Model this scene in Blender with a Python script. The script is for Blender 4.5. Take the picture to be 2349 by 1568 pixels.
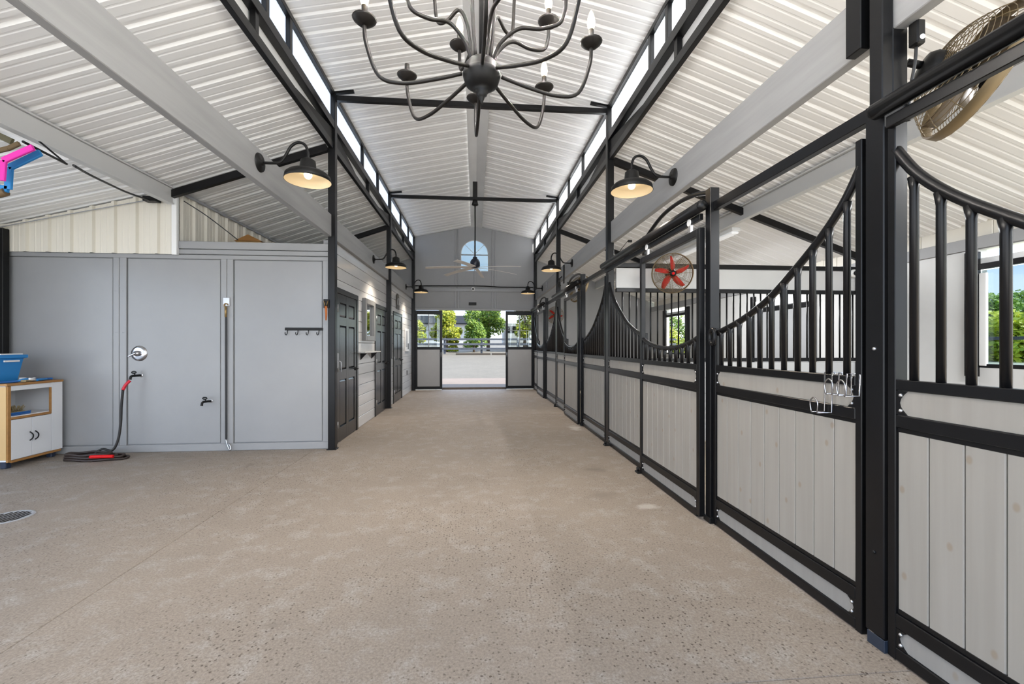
import bpy, math, random
from mathutils import Vector, Matrix, Euler
random.seed(7)
PI = math.pi
for o in list(bpy.data.objects): bpy.data.objects.remove(o)
SC = bpy.context.scene
COL = SC.collection

# ------------------------------------------------------------------ camera, sky, sun, exposure
cam_d = bpy.data.cameras.new('camera'); cam = bpy.data.objects.new('camera', cam_d); COL.objects.link(cam)
cam_d.sensor_fit = 'HORIZONTAL'; cam_d.sensor_width = 36.0
cam_d.lens = 983.0 / 2349.0 * 36.0
cam_d.shift_y = 8.0 / 2349.0
cam_d.clip_start = 0.05; cam_d.clip_end = 600
cam.location = (0, 0, 1.34)
cam.rotation_euler = (PI / 2, 0, -math.atan(0.0862))
SC.camera = cam

SKY_STRENGTH = 1.75
SUN_STRENGTH = 8.0
SUN_ELEV, SUN_AZ = 39, 104          # degrees; azimuth from +Y towards +X
LAMP_W, BULB_W, TUBE_W = 64.0, 44.0, 75.0
SC.view_settings.view_transform = 'Standard'
SC.view_settings.look = 'None'
SC.view_settings.gamma = 1.0
SC.view_settings.use_curve_mapping = False
SC.view_settings.exposure = 1.1

world = bpy.data.worlds.new('sky'); SC.world = world; world.use_nodes = True
wn, wl = world.node_tree.nodes, world.node_tree.links
wn.clear()
w_out = wn.new('ShaderNodeOutputWorld'); w_bg = wn.new('ShaderNodeBackground')
w_tc = wn.new('ShaderNodeTexCoord'); w_sep = wn.new('ShaderNodeSeparateXYZ')
wl.new(w_tc.outputs['Generated'], w_sep.inputs[0])
w_ramp = wn.new('ShaderNodeValToRGB')
w_ramp.color_ramp.elements[0].position = 0.0; w_ramp.color_ramp.elements[0].color = (0.62, 0.76, 0.93, 1)
w_ramp.color_ramp.elements[1].position = 0.7; w_ramp.color_ramp.elements[1].color = (0.20, 0.42, 0.80, 1)
wl.new(w_sep.outputs['Z'], w_ramp.inputs[0])
w_map = wn.new('ShaderNodeMapping'); w_map.inputs['Scale'].default_value = (2.2, 2.2, 5.0)
wl.new(w_tc.outputs['Generated'], w_map.inputs[0])
w_no = wn.new('ShaderNodeTexNoise'); w_no.inputs['Scale'].default_value = 1.3; w_no.inputs['Detail'].default_value = 6
wl.new(w_map.outputs[0], w_no.inputs['Vector'])
w_cr = wn.new('ShaderNodeValToRGB')
w_cr.color_ramp.elements[0].position = 0.42; w_cr.color_ramp.elements[0].color = (0, 0, 0, 1)
w_cr.color_ramp.elements[1].position = 0.62; w_cr.color_ramp.elements[1].color = (1, 1, 1, 1)
wl.new(w_no.outputs['Fac'], w_cr.inputs[0])
w_mix = wn.new('ShaderNodeMix'); w_mix.data_type = 'RGBA'
wl.new(w_cr.outputs[0], w_mix.inputs['Factor']); wl.new(w_ramp.outputs[0], w_mix.inputs['A'])
w_mix.inputs['B'].default_value = (0.90, 0.92, 0.95, 1)
wl.new(w_mix.outputs['Result'], w_bg.inputs['Color']); w_bg.inputs['Strength'].default_value = SKY_STRENGTH
wl.new(w_bg.outputs[0], w_out.inputs[0])

sun_d = bpy.data.lights.new('sun', 'SUN'); sun = bpy.data.objects.new('sun', sun_d); COL.objects.link(sun)
sun_d.energy = SUN_STRENGTH; sun_d.angle = math.radians(0.6); sun_d.color = (1.0, 0.95, 0.87)
_e, _a = math.radians(SUN_ELEV), math.radians(SUN_AZ)
sun.rotation_euler = Vector((math.cos(_e) * math.sin(_a), math.cos(_e) * math.cos(_a), math.sin(_e))).to_track_quat('Z', 'Y').to_euler()
sun.location = (20, 0, 30)

# ------------------------------------------------------------------ mesh builder
class M:
    def __init__(s): s.v, s.f, s.sm = [], [], []
    def add(s, vs, fs, smooth=False):
        b = len(s.v); s.v += [tuple(p) for p in vs]
        for f in fs: s.f.append(tuple(b + i for i in f)); s.sm.append(smooth)
        return s
    def box(s, x0, x1, y0, y1, z0, z1):
        return s.add([(x0,y0,z0),(x1,y0,z0),(x1,y1,z0),(x0,y1,z0),(x0,y0,z1),(x1,y0,z1),(x1,y1,z1),(x0,y1,z1)],
                     [(0,3,2,1),(4,5,6,7),(0,1,5,4),(1,2,6,5),(2,3,7,6),(3,0,4,7)])
    def cbox(s, x0, x1, y0, y1, z0, z1, c=.004):
        # box with chamfered edges all round
        vs, fs = [], []
        X, Y, Z = (x0, x1), (y0, y1), (z0, z1)
        idx = {}
        for i in (0,1):
            for j in (0,1):
                for k in (0,1):
                    sx, sy, sz = (c if i == 0 else -c), (c if j == 0 else -c), (c if k == 0 else -c)
                    idx[i,j,k,0] = len(vs); vs.append((X[i], Y[j]+sy, Z[k]+sz))
                    idx[i,j,k,1] = len(vs); vs.append((X[i]+sx, Y[j], Z[k]+sz))
                    idx[i,j,k,2] = len(vs); vs.append((X[i]+sx, Y[j]+sy, Z[k]))
        for i in (0,1): fs.append([idx[i,j,k,0] for j,k in ((0,0),(1,0),(1,1),(0,1))])
        for j in (0,1): fs.append([idx[i,j,k,1] for i,k in ((0,0),(0,1),(1,1),(1,0))])
        for k in (0,1): fs.append([idx[i,j,k,2] for i,j in ((0,0),(1,0),(1,1),(0,1))])
        for i in (0,1):
            for j in (0,1): fs.append([idx[i,j,0,0], idx[i,j,1,0], idx[i,j,1,1], idx[i,j,0,1]])
        for i in (0,1):
            for k in (0,1): fs.append([idx[i,0,k,0], idx[i,1,k,0], idx[i,1,k,2], idx[i,0,k,2]])
        for j in (0,1):
            for k in (0,1): fs.append([idx[0,j,k,1], idx[1,j,k,1], idx[1,j,k,2], idx[0,j,k,2]])
        for i in (0,1):
            for j in (0,1):
                for k in (0,1): fs.append([idx[i,j,k,0], idx[i,j,k,1], idx[i,j,k,2]])
        return s.add(vs, fs)
    def bar(s, p0, p1, w, h, up=(0,0,1), c=.003):
        # rectangular tube from p0 to p1, w across, h along up, with chamfered long edges
        p0, p1 = Vector(p0), Vector(p1); d = (p1 - p0).normalized(); up = Vector(up)
        r = d.cross(up)
        if r.length < 1e-4: r = d.cross(Vector((1,0,0)))
        r.normalize(); u = r.cross(d).normalized()
        a, b = w/2, h/2
        sec = [(-a+c,-b),(a-c,-b),(a,-b+c),(a,b-c),(a-c,b),(-a+c,b),(-a,b-c),(-a,-b+c)]
        vs = [p + r*x + u*y for p in (p0,p1) for x,y in sec]
        fs = [(i,(i+1)%8,8+(i+1)%8,8+i) for i in range(8)] + [tuple(range(7,-1,-1)), tuple(range(8,16))]
        return s.add(vs, fs)
    def tube(s, pts, r, n=10, closed=False, caps=True, smooth=True):
        P = [Vector(p) for p in pts]; m = len(P)
        R = r if isinstance(r, (list, tuple)) else [r]*m
        T = []
        for i in range(m):
            if closed: t = P[(i+1)%m] - P[i-1]
            else: t = P[min(i+1,m-1)] - P[max(i-1,0)]
            T.append(t.normalized())
        ref = Vector((0,0,1)) if abs(T[0].z) < .9 else Vector((1,0,0))
        u = (ref - T[0]*ref.dot(T[0])).normalized()
        vs = []
        for i in range(m):
            u = (u - T[i]*u.dot(T[i]))
            u = u.normalized() if u.length > 1e-6 else T[i].orthogonal().normalized()
            w = T[i].cross(u)
            for k in range(n):
                a = 2*PI*k/n; vs.append(P[i] + (u*math.cos(a) + w*math.sin(a))*R[i])
        fs = []
        for i in range(m if closed else m-1):
            j = (i+1) % m
            for k in range(n): fs.append((i*n+k, i*n+(k+1)%n, j*n+(k+1)%n, j*n+k))
        s.add(vs, fs, smooth)
        if caps and not closed:
            b = len(s.v) - m*n
            s.f.append(tuple(b+k for k in range(n-1,-1,-1))); s.sm.append(False)
            s.f.append(tuple(b+(m-1)*n+k for k in range(n))); s.sm.append(False)
        return s
    def cyl(s, p0, p1, r, n=14, r1=None):
        return s.tube([p0, p1], [r, r if r1 is None else r1], n)
    def lathe(s, prof, n=20, o=(0,0,0), mat=None, smooth=True):
        o = Vector(o); vs = []
        for r, z in prof:
            for k in range(n):
                a = 2*PI*k/n; p = Vector((r*math.cos(a), r*math.sin(a), z))
                vs.append((mat @ p if mat else p) + o)
        fs = [(i*n+k, i*n+(k+1)%n, (i+1)*n+(k+1)%n, (i+1)*n+k) for i in range(len(prof)-1) for k in range(n)]
        s.add(vs, fs, smooth)
        b = len(s.v) - len(prof)*n
        if prof[0][0] > 1e-5 and False: pass
        return s
    def prism(s, poly, axis, d0, d1):
        # 2-D polygon extruded along axis x|y|z
        def P(a, b, d): return {'x': (d,a,b), 'y': (a,d,b), 'z': (a,b,d)}[axis]
        n = len(poly)
        vs = [P(a,b,d0) for a,b in poly] + [P(a,b,d1) for a,b in poly]
        return s.add(vs, [tuple(range(n-1,-1,-1)), tuple(range(n,2*n))] + [(i,(i+1)%n,n+(i+1)%n,n+i) for i in range(n)])
    def sphere(s, c, r, n=10, m=6, sc=(1,1,1)):
        prof = [(r*math.sin(PI*i/m)+1e-5, -r*math.cos(PI*i/m)) for i in range(m+1)]
        return s.lathe(prof, n, c, Matrix.Diagonal(sc))
    def ribbon(s, pts, w, side, t=.004):
        # flat strap following pts, w wide along side, t thick
        side = Vector(side).normalized(); P = [Vector(p) for p in pts]; vs = []
        for i, p in enumerate(P):
            d = (P[min(i+1,len(P)-1)] - P[max(i-1,0)]).normalized(); nrm = d.cross(side).normalized()
            for a, b in ((-.5,-.5),(.5,-.5),(.5,.5),(-.5,.5)): vs.append(p + side*w*a + nrm*t*b)
        fs = [(i*4+k, i*4+(k+1)%4, i*4+4+(k+1)%4, i*4+4+k) for i in range(len(P)-1) for k in range(4)]
        fs += [(3,2,1,0), tuple(len(P)*4-4+k for k in range(4))]
        return s.add(vs, fs)
    def build(s, name, mat, parent=None, local=False, kind=None):
        me = bpy.data.meshes.new(name)
        off = Vector((0,0,0))
        if parent is not None and not local:
            q = parent
            while q is not None: off += Vector(q.location); q = q.parent
        me.from_pydata([tuple(Vector(p)-off) for p in s.v], [], s.f)
        me.polygons.foreach_set('use_smooth', s.sm)
        me.materials.append(mat); me.update()
        o = bpy.data.objects.new(name, me); COL.objects.link(o)
        if parent is not None: o.parent = parent
        if kind: o['kind'] = kind
        return o

def fix_normals(o):
    import bmesh
    bm = bmesh.new(); bm.from_mesh(o.data); bmesh.ops.recalc_face_normals(bm, faces=bm.faces); bm.to_mesh(o.data); bm.free()
_build = M.build
def _b(s, *a, **k):
    o = _build(s, *a, **k); fix_normals(o); return o
M.build = _b

def thing(name, label, cat, loc=(0,0,0), group=None, rot=None):
    o = bpy.data.objects.new(name, None); COL.objects.link(o); o.location = loc
    o.empty_display_size = .1
    if rot is not None: o.rotation_euler = rot
    o['label'] = label; o['category'] = cat
    if group: o['group'] = group
    return o
def tag(o, label, cat, group=None):
    o['label'] = label; o['category'] = cat
    if group: o['group'] = group
    return o
def struct(name, loc=(0,0,0), label=None):
    o = bpy.data.objects.new(name, None); COL.objects.link(o); o.location = loc; o['kind'] = 'structure'
    if label: o['label'] = label
    return o
def S(o, label=None):
    o['kind'] = 'structure'
    if label: o['label'] = label
    return o
def copy_tree(o, parent=None):
    c = o.copy(); COL.objects.link(c)
    if parent is not None: c.parent = parent
    for ch in [q for q in bpy.data.objects if q.parent == o]: copy_tree(ch, c)
    return c
def piece(src, parent, loc):          # another piece sharing mesh data
    c = src.copy(); COL.objects.link(c); c.parent = parent; c.location = loc; return c
def arc(c, r, a0, a1, n, plane='xz'):
    out = []
    for i in range(n+1):
        a = a0 + (a1-a0)*i/n; p, q = r*math.cos(a), r*math.sin(a)
        out.append((c[0]+p, c[1], c[2]+q) if plane == 'xz' else (c[0], c[1]+p, c[2]+q) if plane == 'yz' else (c[0]+p, c[1]+q, c[2]))
    return out
def smooth_path(pts, n=6):
    P = [Vector(p) for p in pts]; out = []
    for i in range(len(P)-1):
        a, b, c, d = P[max(i-1,0)], P[i], P[i+1], P[min(i+2,len(P)-1)]
        for k in range(n):
            t = k/n
            out.append(.5*((2*b) + (c-a)*t + (2*a-5*b+4*c-d)*t*t + (-a+3*b-3*c+d)*t**3))
    out.append(P[-1]); return out

# ------------------------------------------------------------------ materials
def mat(name, col, rough=.5, metal=0., spec=.5, noise=None, bump=None, emit=None, estr=0., coat=0.):
    m = bpy.data.materials.new(name); m.use_nodes = True
    nt = m.node_tree; n, l = nt.nodes, nt.links; b = n['Principled BSDF']
    b.inputs['Base Color'].default_value = (*col, 1); b.inputs['Roughness'].default_value = rough
    b.inputs['Metallic'].default_value = metal; b.inputs['Specular IOR Level'].default_value = spec
    b.inputs['Coat Weight'].default_value = coat
    if emit:
        b.inputs['Emission Color'].default_value = (*emit, 1); b.inputs['Emission Strength'].default_value = estr
    if noise:                                  # (scale vector, amount, second colour)
        g = n.new('ShaderNodeNewGeometry'); mp = n.new('ShaderNodeMapping'); l.new(g.outputs['Position'], mp.inputs[0])
        mp.inputs['Scale'].default_value = noise[0]
        t = n.new('ShaderNodeTexNoise'); t.inputs['Scale'].default_value = 1; t.inputs['Detail'].default_value = 5; t.inputs['Roughness'].default_value = .6
        l.new(mp.outputs[0], t.inputs['Vector'])
        r = n.new('ShaderNodeValToRGB'); r.color_ramp.elements[0].position = .3; r.color_ramp.elements[1].position = .7
        r.color_ramp.elements[0].color = (*noise[1], 1); r.color_ramp.elements[1].color = (*col, 1)
        l.new(t.outputs['Fac'], r.inputs[0]); l.new(r.outputs[0], b.inputs['Base Color'])
        if bump:
            bp = n.new('ShaderNodeBump'); bp.inputs['Strength'].default_value = bump[0]; bp.inputs['Distance'].default_value = bump[1]
            l.new(t.outputs['Fac'], bp.inputs['Height']); l.new(bp.outputs[0], b.inputs['Normal'])
    return m
def mix3(c, k): return tuple(x*k for x in c)

BLACK = mat('black_steel', (.0065,.0065,.0075), .32, spec=.32, noise=((9,9,9), (.0045,.0045,.005)))
BLACK_FLAT = mat('black_matt_metal', (.006,.0058,.0058), .45, spec=.3)
BRONZE = mat('dark_bronze', (.009,.0075,.0065), .42, spec=.3)
CHROME = mat('chrome', (.50,.50,.52), .16, metal=1.)
ZINC = mat('zinc', (.55,.55,.56), .35, metal=1.)
ROOF = mat('white_roof_metal', (.89,.885,.87), .36, noise=((1.3,1.3,1.3), (.86,.855,.845)))
PURLIN = mat('white_purlin_paint', (.60,.60,.59), .4)
CREAM = mat('cream_cladding', (.76,.72,.63), .40)
PAINT = mat('grey_wall_paint', (.325,.328,.333), .28, noise=((2,2,2), (.305,.308,.313)))
STALL_LIT = mat('stall_paint_lightened', (.62,.62,.61), .4, noise=((2,2,2), (.58,.58,.57)))  # wall paint lightened to stand in for missing light in the stalls
PAINT_D = mat('grey_wall_paint_matt', (.36,.363,.37), .5, noise=((2,2,2), (.34,.343,.35)))
BEAM = mat('grey_painted_timber', (.335,.336,.335), .5, noise=((14,1.0,14), (.28,.28,.28)), bump=(.15,.004))
SHIP = mat('grey_shiplap_paint', (.66,.66,.66), .22, noise=((12,1.2,12), (.58,.58,.58)), bump=(.1,.003))
DOORP = mat('charcoal_door_paint', (.016,.0165,.0175), .24, spec=.6, noise=((20,20,1.5), (.012,.0125,.013)), bump=(.12,.003))
WHITE = mat('white_laminate', (.78,.79,.81), .35)
WHITE_M = mat('white_enamel', (.86,.86,.85), .35)
OAK = mat('oak_edging', (.42,.21,.06), .45, noise=((3,3,30), (.34,.16,.045)))
PINE = mat('pale_pine', (.62,.40,.17), .5)
BLUE = mat('blue_plastic', (.02,.23,.58), .35)
BLUE_D = mat('dark_blue_plastic', (.02,.12,.38), .35)
PINK = mat('magenta_webbing', (.80,.03,.42), .6)
BLUEW = mat('blue_webbing', (.02,.24,.60), .6)
BROWN = mat('brown_leather', (.14,.09,.04), .6)
OLIVE = mat('olive_leather', (.10,.09,.05), .6)
RED = mat('red_plastic', (.66,.008,.010), .5, spec=.25)
REDT = mat('red_rubber', (.60,.01,.03), .4)
RUBBER = mat('black_rubber', (.016,.014,.013), .55)
RUBB_B = mat('brown_black_hose', (.030,.018,.014), .5)
RUST = mat('rusty_orange', (.45,.13,.03), .7)
BRASS = mat('old_brass', (.36,.24,.10), .45, metal=.7)
TAN = mat('tan_wire', (.20,.145,.075), .5, metal=.4)
BRISTLE = mat('straw_bristle', (.30,.24,.13), .9)
PAPER = mat('white_paper', (.85,.85,.84), .7)
TWINE = mat('hay_twine', (.50,.34,.12), .9)
LENS = mat('dark_lens', (.01,.01,.012), .1)
CORDM = mat('black_cord', (.015,.015,.015), .5)
GREYC = mat('grey_conduit', (.33,.34,.36), .4)
SHADE_IN = mat('shade_white_enamel', (.72,.62,.44), .4)
CONC_J = mat('joint_filler', (.16,.13,.105), .9)
BULB_WARM = mat('glowing_candle_bulb', (1,.9,.7), .3, emit=(1.0,.74,.40), estr=5.)
BULB_WHITE = mat('glowing_white_bulb', (1,1,1), .3, emit=(1.0,.80,.55), estr=6.)
TUBEM = mat('glowing_tube_diffuser', (.9,.9,.9), .4, emit=(.96,.98,1.0), estr=.12)

def node_mat(name):
    m = bpy.data.materials.new(name); m.use_nodes = True
    return m, m.node_tree.nodes, m.node_tree.links, m.node_tree.nodes['Principled BSDF']

def plank_mat(name, c1, c2, knot):
    m, n, l, b = node_mat(name)
    g = n.new('ShaderNodeNewGeometry')
    mp = n.new('ShaderNodeMapping'); mp.inputs['Scale'].default_value = (26,26,1.3); l.new(g.outputs['Position'], mp.inputs[0])
    t = n.new('ShaderNodeTexNoise'); t.inputs['Scale'].default_value = 1; t.inputs['Detail'].default_value = 6; l.new(mp.outputs[0], t.inputs['Vector'])
    r = n.new('ShaderNodeValToRGB'); r.color_ramp.elements[0].position = .3; r.color_ramp.elements[1].position = .75
    r.color_ramp.elements[0].color = (*c2,1); r.color_ramp.elements[1].color = (*c1,1); l.new(t.outputs['Fac'], r.inputs[0])
    mp2 = n.new('ShaderNodeMapping'); mp2.inputs['Scale'].default_value = (1,4.4,2.9); l.new(g.outputs['Position'], mp2.inputs[0])
    sx_ = n.new('ShaderNodeSeparateXYZ'); l.new(mp2.outputs[0], sx_.inputs[0]); cx_ = n.new('ShaderNodeCombineXYZ')
    l.new(sx_.outputs['Y'], cx_.inputs['X']); l.new(sx_.outputs['Z'], cx_.inputs['Y'])
    v = n.new('ShaderNodeTexVoronoi'); v.voronoi_dimensions = '2D'; v.inputs['Scale'].default_value = 1; l.new(cx_.outputs[0], v.inputs['Vector'])
    kr = n.new('ShaderNodeValToRGB'); kr.color_ramp.elements[0].position = .03; kr.color_ramp.elements[0].color = (.5,.5,.5,1)
    kr.color_ramp.elements[1].position = .06; kr.color_ramp.elements[1].color = (0,0,0,1); l.new(v.outputs['Distance'], kr.inputs[0])
    mx = n.new('ShaderNodeMix'); mx.data_type = 'RGBA'; l.new(kr.outputs[0], mx.inputs['Factor']); l.new(r.outputs[0], mx.inputs['A']); mx.inputs['B'].default_value = (*knot,1)
    l.new(mx.outputs['Result'], b.inputs['Base Color']); b.inputs['Roughness'].default_value = .55
    bp = n.new('ShaderNodeBump'); bp.inputs['Strength'].default_value = .12; bp.inputs['Distance'].default_value = .003
    l.new(t.outputs['Fac'], bp.inputs['Height']); l.new(bp.outputs[0], b.inputs['Normal'])
    return m
PLANK = plank_mat('greywashed_pine_plank', (.345,.325,.295), (.305,.285,.255), (.25,.18,.11))
SEAM_SHADE = mat('seam_shade_dark', (.075,.06,.045), .8)  # dark colour that puts shade into the plank seams
KICK = plank_mat('grey_kick_board', (.315,.305,.29), (.275,.265,.25), (.26,.21,.15))

def concrete(name, base, light, dark, pits=True):
    m, n, l, b = node_mat(name)
    g = n.new('ShaderNodeNewGeometry')
    def noise(scale, detail=5, rough=.6):
        t = n.new('ShaderNodeTexNoise'); t.inputs['Scale'].default_value = scale; t.inputs['Detail'].default_value = detail; t.inputs['Roughness'].default_value = rough
        l.new(g.outputs['Position'], t.inputs['Vector']); return t
    def ramp(src, p0, p1, c0=(0,0,0,1), c1=(1,1,1,1)):
        r = n.new('ShaderNodeValToRGB'); r.color_ramp.elements[0].position = p0; r.color_ramp.elements[1].position = p1
        r.color_ramp.elements[0].color = c0; r.color_ramp.elements[1].color = c1; l.new(src, r.inputs[0]); return r
    def mix(f, a, bb, mode='MIX'):
        x = n.new('ShaderNodeMix'); x.data_type = 'RGBA'; x.blend_type = mode
        if isinstance(f, float): x.inputs['Factor'].default_value = f
        else: l.new(f, x.inputs['Factor'])
        for k, q in (('A', a), ('B', bb)):
            if isinstance(q, tuple): x.inputs[k].default_value = q
            else: l.new(q, x.inputs[k])
        return x.outputs['Result']
    big = noise(.9, 4); mid = noise(5.5, 6, .7); fine = noise(85, 4, .75)
    c = mix(ramp(big.outputs['Fac'], .38, .62).outputs[0], (*base,1), (*mix3(base,.86),1))
    c = mix(ramp(mid.outputs['Fac'], .50, .72).outputs[0], c, (*light,1))
    c = mix(ramp(fine.outputs['Fac'], .40, .60, (.75,.75,.75,1), (0,0,0,1)).outputs[0], c, (*mix3(base,.60),1))
    hgt = fine.outputs['Fac']
    if pits:
        v = n.new('ShaderNodeTexVoronoi'); v.inputs['Scale'].default_value = 54
        wob = n.new('ShaderNodeMix'); wob.data_type = 'VECTOR'; wob.blend_type if False else None
        wn_ = noise(45, 2); va = n.new('ShaderNodeVectorMath'); va.operation = 'SCALE'; va.inputs['Scale'].default_value = .016
        l.new(wn_.outputs['Color'], va.inputs[0]); vb = n.new('ShaderNodeVectorMath'); vb.operation = 'ADD'
        l.new(g.outputs['Position'], vb.inputs[0]); l.new(va.outputs[0], vb.inputs[1]); l.new(vb.outputs[0], v.inputs['Vector']); n.remove(wob)
        sel = n.new('ShaderNodeMath'); sel.operation = 'MULTIPLY'
        sp = n.new('ShaderNodeSeparateColor'); l.new(v.outputs['Color'], sp.inputs[0])
        dots = ramp(v.outputs['Distance'], .22, .34, (1,1,1,1), (0,0,0,1))
        cell = ramp(sp.outputs[0], .30, .75)
        l.new(dots.outputs[0], sel.inputs[0]); l.new(cell.outputs[0], sel.inputs[1])
        zone = ramp(noise(.55, 3).outputs['Fac'], .36, .56)
        s2 = n.new('ShaderNodeMath'); s2.operation = 'MULTIPLY'; l.new(sel.outputs[0], s2.inputs[0]); l.new(zone.outputs[0], s2.inputs[1])
        c = mix(s2.outputs[0], c, (*dark,1))
        def patch(cx, cy, rx, ry, col, amt, c):
            sb = n.new('ShaderNodeVectorMath'); sb.operation = 'SUBTRACT'; l.new(g.outputs['Position'], sb.inputs[0]); sb.inputs[1].default_value = (cx,cy,0)
            dv = n.new('ShaderNodeVectorMath'); dv.operation = 'DIVIDE'; l.new(sb.outputs[0], dv.inputs[0]); dv.inputs[1].default_value = (rx,ry,1)
            ln = n.new('ShaderNodeVectorMath'); ln.operation = 'LENGTH'; l.new(dv.outputs[0], ln.inputs[0])
            ad = n.new('ShaderNodeMath'); ad.operation = 'MULTIPLY_ADD'; l.new(noise(6, 5, .7).outputs['Fac'], ad.inputs[0]); ad.inputs[1].default_value = 1.1; l.new(ln.outputs['Value'], ad.inputs[2])
            return mix(ramp(ad.outputs[0], .70, 1.75, (amt,amt,amt,1), (0,0,0,1)).outputs[0], c, (*col,1))
        c = patch(1.62, 6.85, .26, .55, (.50,.47,.44), .8, c)
        c = patch(1.30, 4.55, .30, .30, mix3(base,.55), .75, c)
        c = patch(1.15, 3.75, .38, .28, mix3(base,.62), .7, c)
        c = patch(1.45, 3.45, .35, .16, (.46,.43,.40), .6, c)
        c = patch(-.95, 2.15, .16, .10, mix3(base,.6), .6, c)
        st = ramp(noise(1.7, 5).outputs['Fac'], .66, .78, (0,0,0,1), (.6,.6,.6,1))
        c = mix(st.outputs[0], c, (*mix3(dark,1.3),1))
    l.new(c, b.inputs['Base Color']); b.inputs['Roughness'].default_value = .72; b.inputs['Specular IOR Level'].default_value = .35
    bp = n.new('ShaderNodeBump'); bp.inputs['Strength'].default_value = .35; bp.inputs['Distance'].default_value = .004
    l.new(mid.outputs['Fac'], bp.inputs['Height']); l.new(bp.outputs[0], b.inputs['Normal'])
    return m
FLOOR = concrete('barn_concrete', (.315,.265,.22), (.385,.355,.325), (.075,.057,.043))
APRON = concrete('apron_concrete', (.165,.128,.105), (.19,.155,.13), (.2,.15,.12), pits=False)
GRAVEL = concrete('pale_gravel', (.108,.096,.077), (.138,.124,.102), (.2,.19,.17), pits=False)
STALLF = mat('stall_bedding', (.42,.36,.28), .9, noise=((9,9,9), (.30,.25,.19)))
GRASS = mat('pasture_grass', (.30,.32,.22), .9, noise=((.6,.6,.6), (.40,.39,.31)))
FENCEM = mat('weathered_fence', (.055,.062,.076), .8, noise=((6,6,6), (.04,.044,.055)))
TIEM = mat('old_timber', (.035,.026,.018), .9)
BARK = mat('bark', (.09,.065,.045), .9)
def leaf_mat(name, c1, c2):
    m, n, l, b = node_mat(name)
    oi = n.new('ShaderNodeNewGeometry')
    r = n.new('ShaderNodeValToRGB'); r.color_ramp.elements[0].color = (*c1,1); r.color_ramp.elements[1].color = (*c2,1)
    l.new(oi.outputs['Random Per Island'], r.inputs[0]); l.new(r.outputs[0], b.inputs['Base Color'])
    b.inputs['Roughness'].default_value = .6
    b.inputs['Subsurface Weight'].default_value = 0
    tr = n.new('ShaderNodeBsdfTranslucent'); l.new(r.outputs[0], tr.inputs['Color'])
    mx = n.new('ShaderNodeMixShader'); mx.inputs[0].default_value = .35
    out = n['Material Output']; l.new(b.outputs[0], mx.inputs[1]); l.new(tr.outputs[0], mx.inputs[2]); l.new(mx.outputs[0], out.inputs[0])
    return m
LEAF_Y = leaf_mat('yellow_green_leaf', (.10,.16,.012), (.36,.35,.018))
LEAF_GB = leaf_mat('bright_green_leaf', (.10,.26,.03), (.40,.56,.06))  # leaf colour brightened to offset the dimming pane in the stall window
LEAF_YB = leaf_mat('bright_yellow_leaf', (.28,.42,.03), (.80,.80,.06))  # likewise brightened for the view through the dimming pane
LEAF_G = leaf_mat('green_leaf', (.04,.11,.014), (.19,.27,.025))
def glass_mat(name, tint=(1,1,1), refl=.06, rough=0.):
    m, n, l, b = node_mat(name)
    tr = n.new('ShaderNodeBsdfTransparent'); tr.inputs[0].default_value = (*tint,1)
    gl = n.new('ShaderNodeBsdfGlossy'); gl.inputs['Roughness'].default_value = rough
    mx = n.new('ShaderNodeMixShader'); mx.inputs[0].default_value = refl
    l.new(tr.outputs[0], mx.inputs[1]); l.new(gl.outputs[0], mx.inputs[2]); l.new(mx.outputs[0], n['Material Output'].inputs[0])
    n.remove(b); return m
GLASS = glass_mat('window_glass', (.93,.97,.96), .07)
MIRROR = mat('dark_mirror_glass', (.62,.64,.66), .03, metal=1.)
def poly_mat():
    m, n, l, b = node_mat('translucent_ribbed_panel')
    g = n.new('ShaderNodeNewGeometry'); w = n.new('ShaderNodeTexWave'); w.bands_direction = 'Y'; w.inputs['Scale'].default_value = 9; w.inputs['Distortion'].default_value = .3
    l.new(g.outputs['Position'], w.inputs['Vector'])
    r = n.new('ShaderNodeValToRGB'); r.color_ramp.elements[0].color = (.70,.71,.73,1); r.color_ramp.elements[1].color = (.97,.97,.97,1)
    l.new(w.outputs['Fac'], r.inputs[0])
    a = n.new('ShaderNodeBsdfTranslucent'); l.new(r.outputs[0], a.inputs['Color'])
    c = n.new('ShaderNodeBsdfRefraction'); c.inputs['IOR'].default_value = 1.02; c.inputs['Roughness'].default_value = .6; l.new(r.outputs[0], c.inputs['Color'])
    d = n.new('ShaderNodeBsdfDiffuse'); l.new(r.outputs[0], d.inputs['Color'])
    m1 = n.new('ShaderNodeMixShader'); m1.inputs[0].default_value = .12
    m2 = n.new('ShaderNodeMixShader'); m2.inputs[0].default_value = .15
    l.new(a.outputs[0], m1.inputs[1]); l.new(c.outputs[0], m1.inputs[2]); l.new(m1.outputs[0], m2.inputs[1]); l.new(d.outputs[0], m2.inputs[2])
    l.new(m2.outputs[0], n['Material Output'].inputs[0]); n.remove(b); return m
POLY = poly_mat()

# ------------------------------------------------------------------ layout numbers (metres; X right, Y down the aisle)
AX = 1.835                       # column line
YA, YB, YC, YE = 5.72, 9.36, 13.0, 13.1
XL, XR = -5.82, 5.52             # outer walls
YBACK = -1.6                     # open end behind the viewer
def roof_z(x):
    a = abs(x)
    if x < -3.75: return 3.31 - .25*(a-3.75)
    return 3.97 - .347*(a-1.86)

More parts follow.
